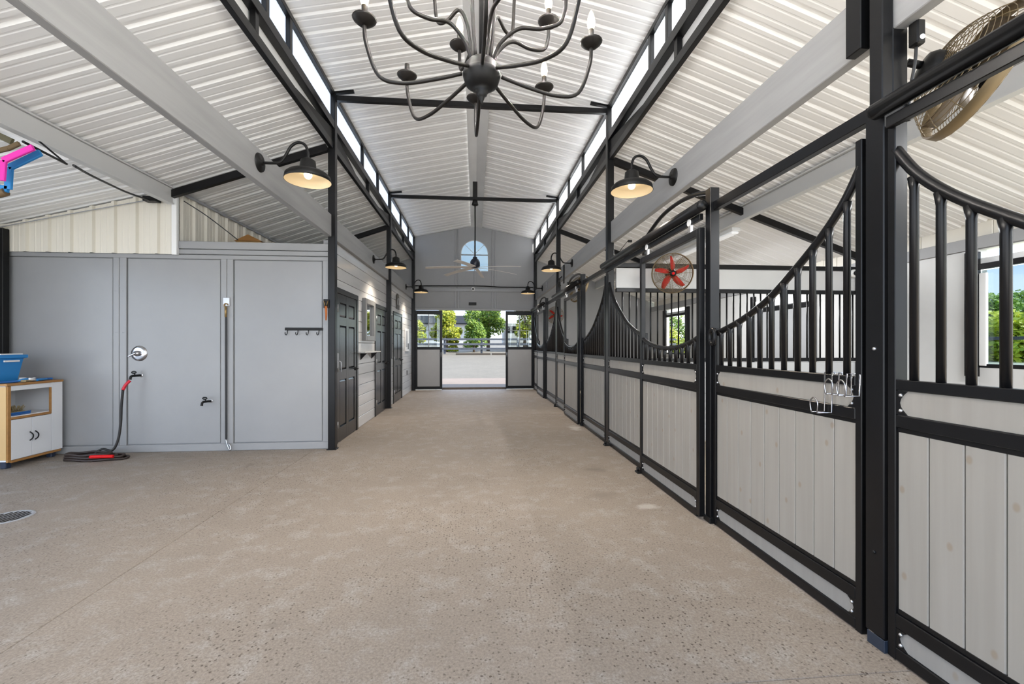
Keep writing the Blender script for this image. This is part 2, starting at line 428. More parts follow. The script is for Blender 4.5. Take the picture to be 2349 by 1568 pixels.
# ------------------------------------------------------------------ ground outside
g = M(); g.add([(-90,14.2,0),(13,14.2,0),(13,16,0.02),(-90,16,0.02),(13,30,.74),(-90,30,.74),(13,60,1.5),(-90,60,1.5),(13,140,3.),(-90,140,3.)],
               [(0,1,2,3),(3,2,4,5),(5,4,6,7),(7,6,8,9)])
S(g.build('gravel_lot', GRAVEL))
g = M(); g.box(-3.4,3.4,13.18,17.1,-.12,.06)
S(g.build('apron', APRON))
g = M(); g.add([(5.62,-60,-.02),(90,-60,-.02),(90,14.2,-.02),(5.62,14.2,-.02),(12.9,14.2,-.02),(90,140,-.02),(12.9,140,-.02)], [(0,1,2,4,3),(4,2,5,6)])
S(g.build('pasture', GRASS))
g = M(); g.add([(-90,-60,-.03),(5.62,-60,-.03),(5.62,YBACK,-.03),(-90,YBACK,-.03),(-5.9,YBACK,-.03),(-90,14.2,-.03),(-5.9,14.2,-.03)], [(0,1,2,3),(3,4,6,5)])
S(g.build('yard_ground', mat('sun_bounce_ground', (.62,.59,.54), .9, noise=((3,3,3), (.56,.53,.48)))))  # unseen yard, made extra pale to bounce sunlight up to the ceilings

# ------------------------------------------------------------------ floor: concrete slabs with recessed joints
fl = struct('floor')
M().box(-5.9,5.9,YBACK,13.2,-.16,-.012).build('slab_bed', CONC_J, fl)
ys = [YBACK, 1.62, 5.42, 8.27, 11.1, 13.2]; xs = [-5.9, -2.06, 1.93]
for i in range(2):
    for j in range(5):
        gq = .002
        M().cbox(xs[i]+gq, xs[i+1]-gq, ys[j]+gq*.5, ys[j+1]-gq*.5, -.1, 0, .003).build('slab', FLOOR, fl)
M().box(1.93,5.6,YBACK,13.1,-.1,-.004).build('stall_floor', STALLF, fl)

# ------------------------------------------------------------------ roofs: ribbed metal sheets laid side by side
def rib_profile(w=1.0, pitch=.25, h=.022):
    p = [(0,0)]
    for k in range(int(round(w/pitch))):
        y = k*pitch + pitch/2
        for dy, z in ((-.090,0),(-.083,.004),(-.072,.004),(-.065,0),(-.032,0),(-.018,h),(.018,h),(.032,0),(.065,0),(.072,.004),(.083,.004),(.090,0)):
            p.append((y+dy, z))
    p.append((w+.012, .0008)); return p
def roof_sheet(x0, z0, x1, z1, xm=None, zm=None):
    prof = rib_profile(); m = M(); cols = [(x0,z0)] + ([(xm,zm)] if xm is not None else []) + [(x1,z1)]
    n = len(prof); vs = []
    for x, z in cols: vs += [(x, y, z+dz) for y, dz in prof]
    fs = [(c*n+i, c*n+i+1, (c+1)*n+i+1, (c+1)*n+i) for c in range(len(cols)-1) for i in range(n-1)]
    m.add(vs, fs, False); return m
def roof(mesh, y0, y1, name='ceiling'):
    r = struct(name, (0,0,0)); src = None; y = y0
    while y < y1 - .05:
        if src is None:
            src = _build(mesh, 'roof_sheet', ROOF, r, local=True); src.location = (0,y,0)
        else: piece(src, r, (0,y,0))
        y += 1.0
    return r
EAVE, RIDGE = 4.61, 4.99
roof(roof_sheet(-1.93, EAVE-.207*.1, -.02, RIDGE), -1.7, 13.3)
roof(roof_sheet(.02, RIDGE, 1.93, EAVE-.207*.1), -1.7, 13.3)
roof(roof_sheet(-6.1, roof_z(-6.1), -1.86, roof_z(-1.86), -3.75, roof_z(-3.75)), -1.7, 13.3)
roof(roof_sheet(1.86, roof_z(1.86), 5.95, roof_z(5.95)), -1.7, 13.3)
m = M()
m.add([(-.13,-1.7,4.925),(-.13,13.1,4.925),(.03,13.1,4.955),(.03,-1.7,4.955),(.21,13.1,4.915),(.21,-1.7,4.915)], [(0,1,2,3),(3,2,4,5)])
S(m.build('ridge_flashing', mat('bright_flashing', (.80,.80,.79), .22, noise=((1,.7,1), (.66,.66,.66)), bump=(.5,.02))))

# ------------------------------------------------------------------ clerestory windows
def clerestory(n, x, y0, y1, splits):
    w = struct('window_%d' % n, (x, y0, 4.1)); sx = 1 if x > 0 else -1
    f = M()
    f.bar((x,y0,4.17),(x,y1,4.17), .08, .10)
    f.bar((x,y0,4.585),(x,y1,4.585), .07, .055)
    f.build('frame', BLACK, w)
    M().box(min(x+sx*.04,x+sx*.06), max(x+sx*.04,x+sx*.06), y0, y1, 3.955, 4.20).build('curb', ROOF, w)
    prev = y0 + .045
    for s in splits + [y1 - .045 + .03]:
        last = s > y1 - .05
        M().box(x+sx*.012, x+sx*.018, prev, (s if last else s)-.03, 4.215, 4.56).build('pane', POLY, w)
        if not last: M().bar((x,s,4.215),(x,s,4.56), .06, .06).build('mullion', BLACK, w)
        prev = s + .03
    return w
k = 1
for x in (-AX, AX):
    clerestory(k, x, YBACK, 1.77, [-.4, .7]); k += 1
    clerestory(k, x, 1.77, YA, [2.9, 3.92 if x < 0 else 3.52, 4.40 if x < 0 else 3.92] + ([] if x < 0 else [4.32])); k += 1
    clerestory(k, x, YA, YB, [7.15, 8.25]); k += 1
    clerestory(k, x, YB, YE+.02, [10.75, 11.95]); k += 1

# trussed lower chords under the clerestory, one per bay
def chord(x, y0, y1, where):
    s = 1 if x > 0 else -1; xm = x; ym = (y0+y1)/2
    t = thing('truss_chord', where, 'beam', (xm, y0, 3.86), 'clerestory chords')
    M().bar((xm,y0,3.905),(xm,y1,3.905), .05, .09).build('bottom_chord', BLACK, t)
    M().bar((xm,ym,3.95),(xm,ym,4.125), .05, .06, (0,1,0)).build('strut', BLACK, t)
    for a, b in ((y0, ym-.8), (y1, ym+.8)):
        M().prism([(a,3.95),(b,3.95),(b,3.965),(a,4.12)], 'x', xm-.015, xm+.015).build('web_plate', BLACK_FLAT, t)
for s, side in ((-1,'left'),(1,'right')):
    for a, b, pos in ((YBACK,1.77,'overhead, nearest the viewer'),(1.77,YA,'in the near bay'),(YA,YB,'in the middle bay'),(YB,YC,'in the far bay')):
        chord(s*AX, a+.05, b-.05, 'black trussed steel chord under the %s clerestory windows %s' % (side, pos))

# ------------------------------------------------------------------ steel columns, ties and rafters
def column(x, y, label, y_half=.045):
    c = thing('support_column', label, 'column', (x,y,0), 'steel aisle columns')
    M().cbox(x-.045,x+.045,y-y_half,y+y_half,0,4.56,.005).build('post', BLACK, c)
    M().cbox(x-.06,x+.06,y-y_half-.015,y+y_half+.015,0,.012,.003).build('base_plate', BLACK_FLAT, c)
    return c
column(-AX, YA, 'black square steel column at the corner of the wash bay wall')
column(-AX, YB, 'black square steel column against the shiplap wall between the panelled doors')
column(-AX, YC, 'black steel column in the far left corner beside the sliding door')
column(AX, YA, 'black square steel column between the two nearest stalls on the right', .045)
column(AX, YB, 'black square steel column in front of the far red-bladed fan')
column(AX, YC, 'black steel column in the far right corner beside the sliding door')
def tie(y, label):
    t = thing('tie_beam', label, 'beam', (0,y,4.5), 'tie beams across the aisle')
    M().bar((-AX+.045,y,4.53),(AX-.045,y,4.53), .06, .065).build('bar', BLACK, t)
    for s in (-1,1):
        M().bar((s*(AX-.02),y,4.60),(s*(AX-.27),y,4.635), .05, .03).build('purlin_clip', BLACK, t)
tie(YA, 'black steel tie beam across the aisle nearer the viewer, below the chandelier')
tie(YB, 'black steel tie beam across the aisle carrying the ceiling fan')
tie(1.77, 'black steel tie beam overhead carrying the chandelier')
def rafter(sx, y, label, x_end):
    x0 = sx*(AX+.045); a = (x0, y, roof_z(x0)-.10); b = (x_end, y, roof_z(x_end)-.10)
    tag(M().bar(a, b, .06, .09).build('rafter', BLACK), label, 'beam', 'black lean-to rafters')
rafter(-1, YA-.06, 'black steel rafter above the wash bay wall', -3.75)
rafter(-1, YB, 'black steel rafter over the tack rooms behind the second left column', -3.72)
rafter(1, YA, 'black steel rafter over the stalls at the middle partition', XR)
rafter(1, YB, 'black steel rafter over the far stalls', XR)
rafter(1, 1.77, 'black steel rafter over the nearest stall beside the big cage fan', XR)

# grey timber header beams
def header(sx, y0, y1, label):
    x0, x1 = (1.80, 1.86) if sx > 0 else (-1.86, -1.80)
    x0, x1 = (x0+.035, x1+.035) if sx > 0 else (x0-.035, x1-.035)
    tag(M().cbox(x0,x1,y0,y1,2.735,3.02,.004).build('header_beam', BEAM), label, 'beam', 'grey timber header beams')
header(-1, YBACK, YA-.046, 'long grey timber header beam over the open front of the wash bay')
header(-1, YA+.046, YB-.046, 'grey timber header beam over the shiplap wall, middle bay')
header(-1, YB+.046, YC-.046, 'grey timber header beam over the shiplap wall, farthest bay')
header(1, YBACK, 1.77, 'grey timber header beam over the nearest stall, at the upper right')
header(1, 1.86, YA-.046, 'grey timber header beam over the second stall on the right')
header(1, YA+.046, YB-.046, 'grey timber header beam over the third stall on the right')
header(1, YB+.046, YC-.046, 'grey timber header beam over the farthest stall on the right')

# white purlin channels under the lean-to roofs
def channel(sx, y0, y1, label):
    x = sx*3.75
    c = M()
    c.box(x-.012,x+.012,y0,y1,3.10,3.28); c.box(x-sx*.08,x+sx*.012,y0,y1,3.285,3.30) if False else None
    c.prism([(x-.045,3.285),(x+.03,3.285),(x+.03,3.30),(x-.045,3.30)],'y',y0,y1)
    c.prism([(x-.045,3.09),(x+.03,3.09),(x+.03,3.105),(x-.045,3.105)],'y',y0,y1)
    tag(c.build('purlin', PURLIN), label, 'beam', 'white purlin channels')
channel(-1, YBACK, YA-.06, 'white steel purlin channel under the roof of the wash bay')
channel(1, YBACK, YE-.05, 'white steel purlin channel under the roof above the stalls')

# ------------------------------------------------------------------ end wall with arched window and big door opening
wall = struct('wall_end', (0, YE, 0))
def arch_z(x, cx=-.015, r=.415, z=4.13): return z + math.sqrt(max(0, r*r-(x-cx)**2))
wx0, wx1, wz0 = -.43, .40, 3.60
xsb = [-6.0, -3.75, -1.83, -1.78, -.43] + [-.015 + .415*math.cos(PI - PI*i/16) for i in range(1,16)] + [.40, 1.80, 1.86, 3.9, 5.9]
def top(x):
    a = abs(x)
    return EAVE + .207*(1.83-a) - .004 if a <= 1.831 else roof_z(x) - .004
m = M()
for a, b in zip(xsb[:-1], xsb[1:]):
    ta, tb = top(a+1e-4), top(b-1e-4)
    z0 = 2.42 if a >= -1.781 and b <= 1.801 else 0
    def pr(za, zb, zc, zd): m.prism([(a,za),(b,zb),(b,zd),(a,zc)], 'y', YE, YE+.09)
    if a >= wx0-.001 and b <= wx1+.001:
        pr(z0,z0,wz0,wz0); pr(arch_z(a),arch_z(b),ta,tb)
    else: pr(z0,z0,ta,tb)
m.build('wall_panel', PAINT_D, wall)
for x0 in (-.62, -.53, .50, .59, -.03):
    z1 = 3.6 if x0 == -.03 else top(x0) - .01
    M().cbox(x0,x0+.045,YE-.018,YE+.002,3.18 if x0 == -.03 else 2.46,z1,.004).build('batten', PAINT, wall)
M().cbox(-1.79,1.79,YE-.03,YE+.002,2.98,3.07,.004).build('rail', PAINT, wall)
M().cbox(-1.83,1.83,YE-.10,YE+.002,2.40,2.46,.004).build('door_header', PAINT_D, wall)
for x in (-1.55,-1.1,-.66,-.25,.32,.72,1.15,1.58):
    M().lathe([(.0001,-.006),(.014,-.006),(.018,0)], 8, (x,YE-.002,2.62), Matrix.Rotation(PI/2,3,'X')).build('bolt', PAINT_D, wall)
w = struct('window_20', (0,YE,3.6))
f = M()
out = [(-.43,3.60),(.40,3.60)] + [(-.015+.415*math.cos(PI*i/16), 4.13+.415*math.sin(PI*i/16)) for i in range(17)]
f.tube([(x,YE+.02,z) for x,z in out], .016, 6, closed=True, smooth=False)
f.build('frame', WHITE_M, w)
M().cbox(-.43,.40,YE+.005,YE+.03,4.08,4.115,.003).build('transom', GREYC, w)
M().cbox(-.028,-.002,YE+.008,YE+.028,3.60,4.54,.003).build('mullion', GREYC, w)
for sg in (-1,1):
    M().bar((-.015,YE+.02,4.12),(-.015+sg*.30,YE+.02,4.42), .015, .014).build('glazing_bar', WHITE_M, w)
M().prism([(x,z) for x,z in out], 'y', YE+.05, YE+.054).build('pane', glass_mat('tinted_arch_glass', (.40,.46,.49), .05), w)  # tint put into the glass to tone down the bright sky

# sliding end doors
def end_door(x0, x1, handle_x, label):
    y0, y1 = YE-.075, YE-.03
    d = thing('sliding_door', label, 'door', ((x0+x1)/2, YE-.05, 0), 'sliding doors at the far end')
    tw = .07
    f = M()
    f.cbox(x0,x0+tw,y0,y1,.03,2.39); f.cbox(x1-tw,x1,y0,y1,.03,2.39)
    inner = (x0+tw, x1-tw)
    f.cbox(inner[0],inner[1],y0,y1,2.27,2.39); f.cbox(inner[0],inner[1],y0,y1,1.22,1.30); f.cbox(inner[0],inner[1],y0,y1,.03,.11)
    fr = f.build('frame', BLACK, d)
    M().box(inner[0],inner[1],y0+.012,y1-.012,.11,1.22).build('lower_panel', PAINT, d)
    xm = (inner[0]+inner[1])/2 - (.0)
    zm = 1.80
    for a, b in ((inner[0],xm-.01),(xm+.01,inner[1])):
        for c, e in ((1.30,zm-.01),(zm+.01,2.27)):
            M().box(a,b,y0+.02,y0+.026,c,e).build('pane', GLASS, d)
    M().cbox(xm-.01,xm+.01,y0+.01,y1-.01,1.30,2.27,.002).build('muntin', GREYC, d)
    M().cbox(inner[0],xm-.01,y0+.01,y1-.01,zm-.01,zm+.01,.002).build('muntin', GREYC, d)
    M().cbox(xm+.01,inner[1],y0+.01,y1-.01,zm-.01,zm+.01,.002).build('muntin', GREYC, d)
    M().tube([(handle_x,y0,.98),(handle_x,y0-.03,1.0),(handle_x,y0-.03,1.12),(handle_x,y0,1.14)], .008, 8).build('handle', ZINC, d)
end_door(-1.79, -.985, -1.02, 'black framed sliding door, left of the far doorway, four panes over grey panel')
end_door(.93, 1.79, .965, 'black framed sliding door, right of the far doorway, four panes over grey panel')
for x0, x1, lab in ((-1.77,-1.0,'left'),(.95,1.78,'right')):
    tag(M().cbox(x0,x1,YE-.11,YE-.02,0,.022,.003).build('door_guide', WHITE_M), 'white floor guide under the %s sliding door at the far end' % lab, 'threshold', 'door guides')
c = M(); c.tube([(-1.78,YE-.03,3.13),(-.9,YE-.03,3.14),(-.1,YE-.03,3.15),(.3,YE-.03,3.145),(.8,YE-.03,3.12),(1.78,YE-.03,3.125)], .016, 8)
tag(c.build('conduit', BLACK_FLAT), 'black conduit running across the far gable wall below the arched window', 'pipe')
tag(M().cbox(-.19,.04,YE-.03,YE-.001,2.565,2.65,.004).build('name_plate', BLACK_FLAT), 'small black plate above the far doorway', 'plate')
s = thing('security_camera', 'round white security camera on the far wall above the doorway', 'camera', (-.06,YE-.001,3.05))
M().lathe([(.0001,0),(.055,0),(.06,.02),(.058,.05),(.04,.062),(.0001,.065)], 16, (-.06,YE-.005,3.05), Matrix.Rotation(PI/2,3,'X')).build('housing', WHITE_M, s)
M().lathe([(.0001,.070),(.026,.069),(.03,.058)], 14, (-.06,YE-.005,3.05), Matrix.Rotation(PI/2,3,'X')).build('lens', LENS, s)

# ------------------------------------------------------------------ right outer wall with openings
wr = struct('wall_right', (XR,0,0))
def wbox(y0,y1,z0,z1,mt=STALL_LIT,name='wall_panel',dx=0.,t=.10):
    return M().cbox(XR+dx,XR+dx+t,y0,y1,z0,z1,.003).build(name, mt, wr)
opens = [(-1.2,1.2,.10,2.2),(2.95,4.25,1.10,2.17),(10.72,12.0,1.10,2.15)]  # first opening is out of view, enlarged to let in daylight
prev = YBACK
for y0, y1, z0, z1 in opens:
    # panels up to the opening, about 1.2 m wide
    n = max(1, int(round((y0-prev)/1.22))); st = (y0-prev)/n
    for i in range(n): wbox(prev+i*st+.002, prev+(i+1)*st-.002, 0, 2.40)
    wbox(y0,y1,0,z0); wbox(y0,y1,z1+.22,2.40)
    prev = y1
wbox(prev+.002, YE, 0, 2.40)
M().cbox(XR-.02,XR+.10,YBACK,YE,2.402,2.535,.004).build('trim', PAINT_D, wr)
y = YBACK; src = None
while y < YE - .3:
    if src is None:
        src = M().cbox(XR+.03,XR+.08,0,.247,2.535,2.83,.008).build('cladding_strip', CREAM, wr, local=True); src.location = (-XR+0,y,0)
        src.location = (-XR, y, 0)
    else: piece(src, wr, (-XR, y, 0))
    y += .25
def stall_window(n, y0, y1, z0, z1):
    w = struct('window_%d' % n, (XR, y0, z0))
    f = M(); f.bar((XR-.02,y1+.05,z0-.1),(XR-.02,y1+.05,z1+.2), .10, .08, (1,0,0)); f.bar((XR-.02,y0-.05,z0-.1),(XR-.02,y0-.05,z1+.2), .10, .08, (1,0,0))
    f.bar((XR-.01,y0-.05,z1+.03),(XR-.01,y1+.05,z1+.03), .06, .06)
    f.build('frame', BLACK, w)
    M().cbox(XR-.01,XR+.02,y1-.07,y1-.003,z0+.02,z1-.04,.003).build('jamb_liner', WHITE_M, w)
    M().bar((XR+.02,y0,z0+.02),(XR+.02,y1,z0+.02), .05, .04).build('sill', BLACK, w)
    M().cbox(XR+.03,XR+.06,y0,y1,z1+.065,z1+.13,.003).build('track', WHITE_M, w)
    return w
w_ = stall_window(21, 2.95, 4.25, 1.10, 2.17)
M().box(XR+.036,XR+.041,2.95,4.25,1.14,2.165).build('pane', glass_mat('sky_dimming_pane', (.50,.55,.57), .04), w_)  # added pane, tinted to dim the bright sky outside
stall_window(22, 10.72, 12.0, 1.10, 2.15)
# shut stall door in the third stall
d = struct('door_1', (XR-.03,7.3,0))
f = M(); f.bar((XR-.03,6.55,0),(XR-.03,6.55,2.3),.10,.06,(1,0,0)); f.bar((XR-.03,8.05,0),(XR-.03,8.05,2.3),.10,.06,(1,0,0)); f.bar((XR-.03,6.6,2.02),(XR-.03,8.0,2.02),.06,.07)
f.build('frame', BLACK, d)
for i in range(4): M().cbox(XR-.04,XR-.012,6.61+i*.348,6.61+(i+1)*.348-.006,.05,1.98,.004).build('board', PAINT, d)
M().cbox(XR-.03,XR-.01,6.62,7.98,2.07,2.20,.004).build('light_slot', WHITE_M, d)  # white board standing in for bright sky in the slot

# left outer wall (wash bay side) with an unseen doorway beyond the frame, opened wide to let daylight in
wlft = struct('wall_left_outer', (XL,0,0))
def wl_box(y0,y1,z0,z1,mt=PAINT): return M().cbox(XL-.10,XL,y0,y1,z0,z1,.003).build('wall_panel', mt, wlft)
wl_box(YBACK,-.2,0,2.78); wl_box(-.2,4.6,2.55,2.78); wl_box(4.6,5.6,0,2.78); wl_box(5.6,YE,0,2.78)

# wash bay back wall
ww = struct('wall_wash', (0,5.76,0))
M().box(-5.72,-1.89,5.78,5.86,0,2.66).build('wall_panel', PAINT, ww)
for x0, x1 in ((-5.72,-4.50),(-4.345,-3.225),(-3.075,-1.97)):
    M().cbox(x0+.012,x1-.012,5.762,5.785,.10,2.43,.004).build('sheet', PAINT, ww)
for x0, x1 in ((-4.50,-4.43),(-4.425,-4.345),(-3.225,-3.155),(-3.15,-3.075),(-1.97,-1.89)):
    M().cbox(x0,x1,5.752,5.785,.09,2.44,.004).build('batten', PAINT, ww)
M().cbox(-5.72,-1.89,5.748,5.785,0,.09,.006).build('base_board', PAINT, ww)
M().cbox(-5.72,-1.89,5.745,5.785,2.435,2.49,.006).build('top_rail', PAINT, ww)
M().cbox(-3.73,-1.89,5.735,5.785,2.495,2.555,.006).build('top_rail', PAINT, ww)
M().cbox(-3.73,-1.89,5.725,5.785,2.56,2.655,.006).build('top_rail', PAINT, ww)
for x, z in ((-4.47,2.02),(-4.38,2.02),(-4.43,2.08),(-4.46,1.5),(-4.38,1.5)):
    M().lathe([(.0001,-.004),(.008,-.003),(.009,0)], 8, (x,5.75,z), Matrix.Rotation(PI/2,3,'X')).build('screw', GREYC, ww)
# cream ribbed cladding above the wash wall and on the attic wall
def clad_strip(mt, wdt=.25):
    # one rib wide, front towards -y at y=0
    p = [(0,0),(.014,-.030),(.046,-.030),(.060,0),(.115,0),(.122,-.004),(.132,-.004),(.139,0),(.185,0),(.192,-.004),(.202,-.004),(.209,0),(wdt,0)]
    return p
x = -5.74; pr = clad_strip(CREAM)
while x < -3.76:
    x1 = min(x+.25, -3.735); mm = M(); vs = []
    pts = [(min(px,x1-x), py) for px, py in pr]
    for px, py in pts: vs.append((x+px, 5.725+py, 2.485))
    for px, py in pts: vs.append((x+px, 5.725+py, roof_z(x+px)-.01))
    n = len(pts); mm.add(vs, [(i,i+1,n+i+1,n+i) for i in range(n-1)])
    mm.build('cladding_strip', CREAM, ww); x += .25
M().cbox(-3.775,-3.715,5.69,5.74,2.475,3.27,.004).build('corner_trim', WHITE_M, ww)
wa = struct('wall_attic', (-3.75,5.8,2.6))
y = 5.80; src = None
while y < 12.8:
    if src is None:
        mm = M(); n = len(pr); mm.add([(-py, px, 0) for px,py in pr] + [(-py, px, .69) for px,py in pr], [(i,i+1,n+i+1,n+i) for i in range(n-1)])
        src = mm.build('cladding_strip', CREAM, wa, local=True); src.location = (.0,0,0)
    else: piece(src, wa, (0, y-5.80, 0))
    y += .25
M().bar((-3.72,5.80,3.275),(-3.72,12.9,3.275), .03, .03).build('edge_trim', GREYC, wa)
S(M().box(XL,-1.9,5.86,YE,2.58,2.62).build('ceiling', PAINT_D))
bx = thing('storage_box', 'brown box with a peaked lid stored on top of the tack room', 'box', (-3.515,7.15,2.62))
M().cbox(-3.70,-3.33,7.0,7.3,2.622,2.96,.004).build('carton', PINE, bx)
M().prism([(-3.72,2.962),(-3.31,2.962),(-3.515,3.065)],'y',6.98,7.32).build('gable', OAK, bx)
# corner post of the wash bay
tag(M().cbox(-5.80,-5.64,5.64,5.718,0,2.75,.005).build('corner_post', BLACK_FLAT), 'black steel post in the far left corner of the wash bay', 'column')

# ------------------------------------------------------------------ shiplap wall with panelled doors
ws = struct('wall_left', (-1.9,YA,0))
M().box(-2.0,-1.905,5.87,YE,0,2.735).build('wall_core', PAINT_D, ws)
holes = [(6.02,6.98,2.06),(8.33,9.28,2.06),(10.13,11.15,2.06)]
zb = [0.0]; hb = .173
while zb[-1] < 2.70: zb.append(min(zb[-1]+hb, 2.735))
for z0, z1 in zip(zb[:-1], zb[1:]):
    segs = []; cur = 5.87
    for h0, h1, hz in holes:
        if z0 < hz - .01: segs.append((cur,h0-.06)); cur = h1+.06
    segs.append((cur, YE))
    for a, b in segs:
        M().cbox(-1.906,-1.884,a,b,z0+.003,z1-.003,.004).build('board', SHIP, ws)
def man_door(n, y0, y1, label, hinge_far):
    d = struct('door_%d' % n, (-1.885,(y0+y1)/2,0), label)
    f = M(); f.cbox(-1.90,-1.862,y0-.075,y0,0,2.06,.004); f.cbox(-1.90,-1.862,y1,y1+.075,0,2.06,.004); f.cbox(-1.90,-1.862,y0-.075,y1+.075,2.06,2.135,.004)
    f.build('casing', DOORP, d)
    w = y1-y0; st = .115
    f = M(); x0, x1 = -1.905, -1.872
    ym = (y0+y1)/2
    rows = [(.20,.86),(1.0,1.62),(1.74,1.94)]
    f.cbox(x0,x1,y0+.004,y0+st,.01,2.055,.003); f.cbox(x0,x1,y1-st,y1-.004,.01,2.055,.003); f.cbox(x0,x1,ym-.055,ym+.055,.01,2.055,.003)
    for a, b in ((.01,.20),(.86,1.0),(1.62,1.74),(1.94,2.055)):
        f.cbox(x0,x1-.0004,y0+st,ym-.055,a,b,.001); f.cbox(x0,x1-.0004,ym+.055,y1-st,a,b,.001)
    f.build('stile_frame', DOORP, d)
    for a, b in rows:
        for p, q in ((y0+st,ym-.055),(ym+.055,y1-st)):
            e = .028
            mm = M(); mm.add([(-1.892,p,a),(-1.892,q,a),(-1.892,q,b),(-1.892,p,b),(-1.878,p+e,a+e),(-1.878,q-e,a+e),(-1.878,q-e,b-e),(-1.878,p+e,b-e)],
                             [(0,1,5,4),(1,2,6,5),(2,3,7,6),(3,0,4,7),(4,5,6,7)])
            mm.build('raised_panel', DOORP, d)
    hy = y1-.07
    h = M(); h.lathe([(.0001,.014),(.028,.012),(.03,0)], 14, (-1.872,hy,.98), Matrix.Rotation(PI/2,3,'Y'))
    h.tube([(-1.86,hy,.98),(-1.825,hy,.98),(-1.82,hy-.02,.98),(-1.822,hy-.12,.98)], .009, 8)
    h.build('handle', BLACK_FLAT, d)
    for z in (.25,1.03,1.85):
        M().cyl((-1.864,y0+.004,z-.05),(-1.864,y0+.004,z+.05), .008, 8).build('hinge', ZINC, d)
man_door(2, 6.02, 6.98, 'nearest charcoal six-panel door in the shiplap wall', True)
man_door(3, 8.33, 9.28, 'charcoal six-panel door half hidden behind the second left column', True)
man_door(4, 10.13, 11.15, 'farthest charcoal six-panel door under the arched plaque', True)
w = struct('window_23', (-1.88,7.72,1.46))
f = M()
for a,b,c,e in ((7.36,7.46,1.42,2.14),(7.98,8.08,1.42,2.14)): f.cbox(-1.885,-1.825,a,b,c,e,.006)
f.cbox(-1.885,-1.825,7.46,7.98,2.05,2.14,.006); f.cbox(-1.885,-1.825,7.46,7.98,1.42,1.51,.006)
f.build('frame', mat('grey_window_frame', (.18,.18,.18), .35), w)
M().box(-1.872,-1.868,7.46,7.98,1.51,2.05).build('pane', MIRROR, w)
sh = thing('wall_shelf', 'narrow grey shelf on brackets between the first two panelled doors', 'shelf', (-1.88,7.6,1.2))
M().cbox(-1.884,-1.76,7.08,8.22,1.215,1.24,.004).build('shelf_board', SHIP, sh)
for yy in (7.25,8.0): M().prism([(-1.884,1.10),(-1.884,1.215),(-1.78,1.215)],'y',yy,yy+.03).build('bracket', BLACK_FLAT, sh)
pl = thing('arched_plaque', 'dark arched plaque mounted above the farthest panelled door', 'sign', (-1.88,10.6,2.22))
pts = [(10.42,2.22),(10.82,2.22)] + [(10.62+.20*math.cos(PI*i/10), 2.40+.20*math.sin(PI*i/10)) for i in range(11)]
M().prism(pts,'x',-1.884,-1.865).build('board', mat('plaque_wood', (.07,.065,.055), .5), pl)
M().tube(arc((-1.86,10.62,2.38), .10, -.2*PI, 1.2*PI, 14, 'yz'), .014, 8).build('horseshoe', ZINC, pl)
nb = thing('notice_board', 'white framed notice board near the far corner of the shiplap wall', 'notice board', (-1.88,12.0,1.2))
M().cbox(-1.884,-1.862,11.72,12.36,1.18,1.80,.004).build('backing', WHITE_M, nb)
M().cbox(-1.862,-1.858,11.80,12.05,1.30,1.74,.001).build('sheet', mat('printed_sheet', (.35,.36,.38), .6), nb)
M().cbox(-1.862,-1.858,12.10,12.30,1.24,1.40,.001).build('sheet', mat('dark_sheet', (.12,.12,.13), .6), nb)
tag(M().cbox(-1.884,-1.874,12.05,12.13,.53,.65,.003).build('wall_outlet', BLACK_FLAT), 'black wall outlet low on the shiplap wall beyond the last panelled door', 'outlet')
lv = thing('latch_box', 'grey metal latch box on the jamb of the nearest panelled door', 'latch', (-1.86,5.86,1.1))
M().cbox(-1.884,-1.80,5.79,5.87,1.05,1.24,.006).build('box', GREYC, lv)
M().tube([(-1.80,5.83,1.14),(-1.76,5.83,1.12),(-1.76,5.83,.99)], .008, 8).build('lever', GREYC, lv)
hl = thing('lead_rope', 'dark rope hanging on the shiplap wall just behind the second left column', 'rope', (-1.87,9.75,1.9))
M().cyl((-1.884,9.75,2.0),(-1.84,9.75,2.0), .012, 8).build('hook', BLACK_FLAT, hl)
M().tube([(-1.86,9.73,2.0),(-1.855,9.71,1.6),(-1.86,9.73,1.1),(-1.86,9.76,1.05),(-1.86,9.79,1.3),(-1.86,9.77,2.0)], .012, 8).build('rope', RUBB_B, hl)

# ------------------------------------------------------------------ stall fronts
SW = [(0,2.18),(.08,2.04),(.2,1.90),(.37,1.75),(.54,1.62),(.76,1.51),(1,1.43)]
def sw_z(f):
    for (a,za),(b,zb_) in zip(SW[:-1], SW[1:]):
        if a <= f <= b: return za + (zb_-za)*(f-a)/(b-a)
    return SW[-1][1]
_pk = {}
def picket(parent, x, y, z0, z1, r=.0155):
    return M().tube([(x,y,z0),(x,y,z1-.05),(x,y,z1)], [r,r,r*1.45], 8).build('picket', BLACK, parent)
def gusset(parent, x, y, sg, z0, z1):
    # scalloped corner plate in front of a board's end, with two bolts
    w = .045; zm = (z0+z1)/2; h = (z1-z0)/2
    pts = [(y,z0),(y,z1)] + [(y+sg*(w*(1-.75*math.cos(PI/2*t))), zm + h*t) for t in (1,.7,.35,0,-.35,-.7,-1)]
    M().prism(pts,'x',x-.004,x+.002).build('corner_plate', BLACK, parent)
    for z in (z1-.018, z0+.018):
        M().sphere((x-.004,y+sg*.02,z), .0085, 8, 5).build('bolt', ZINC, parent)
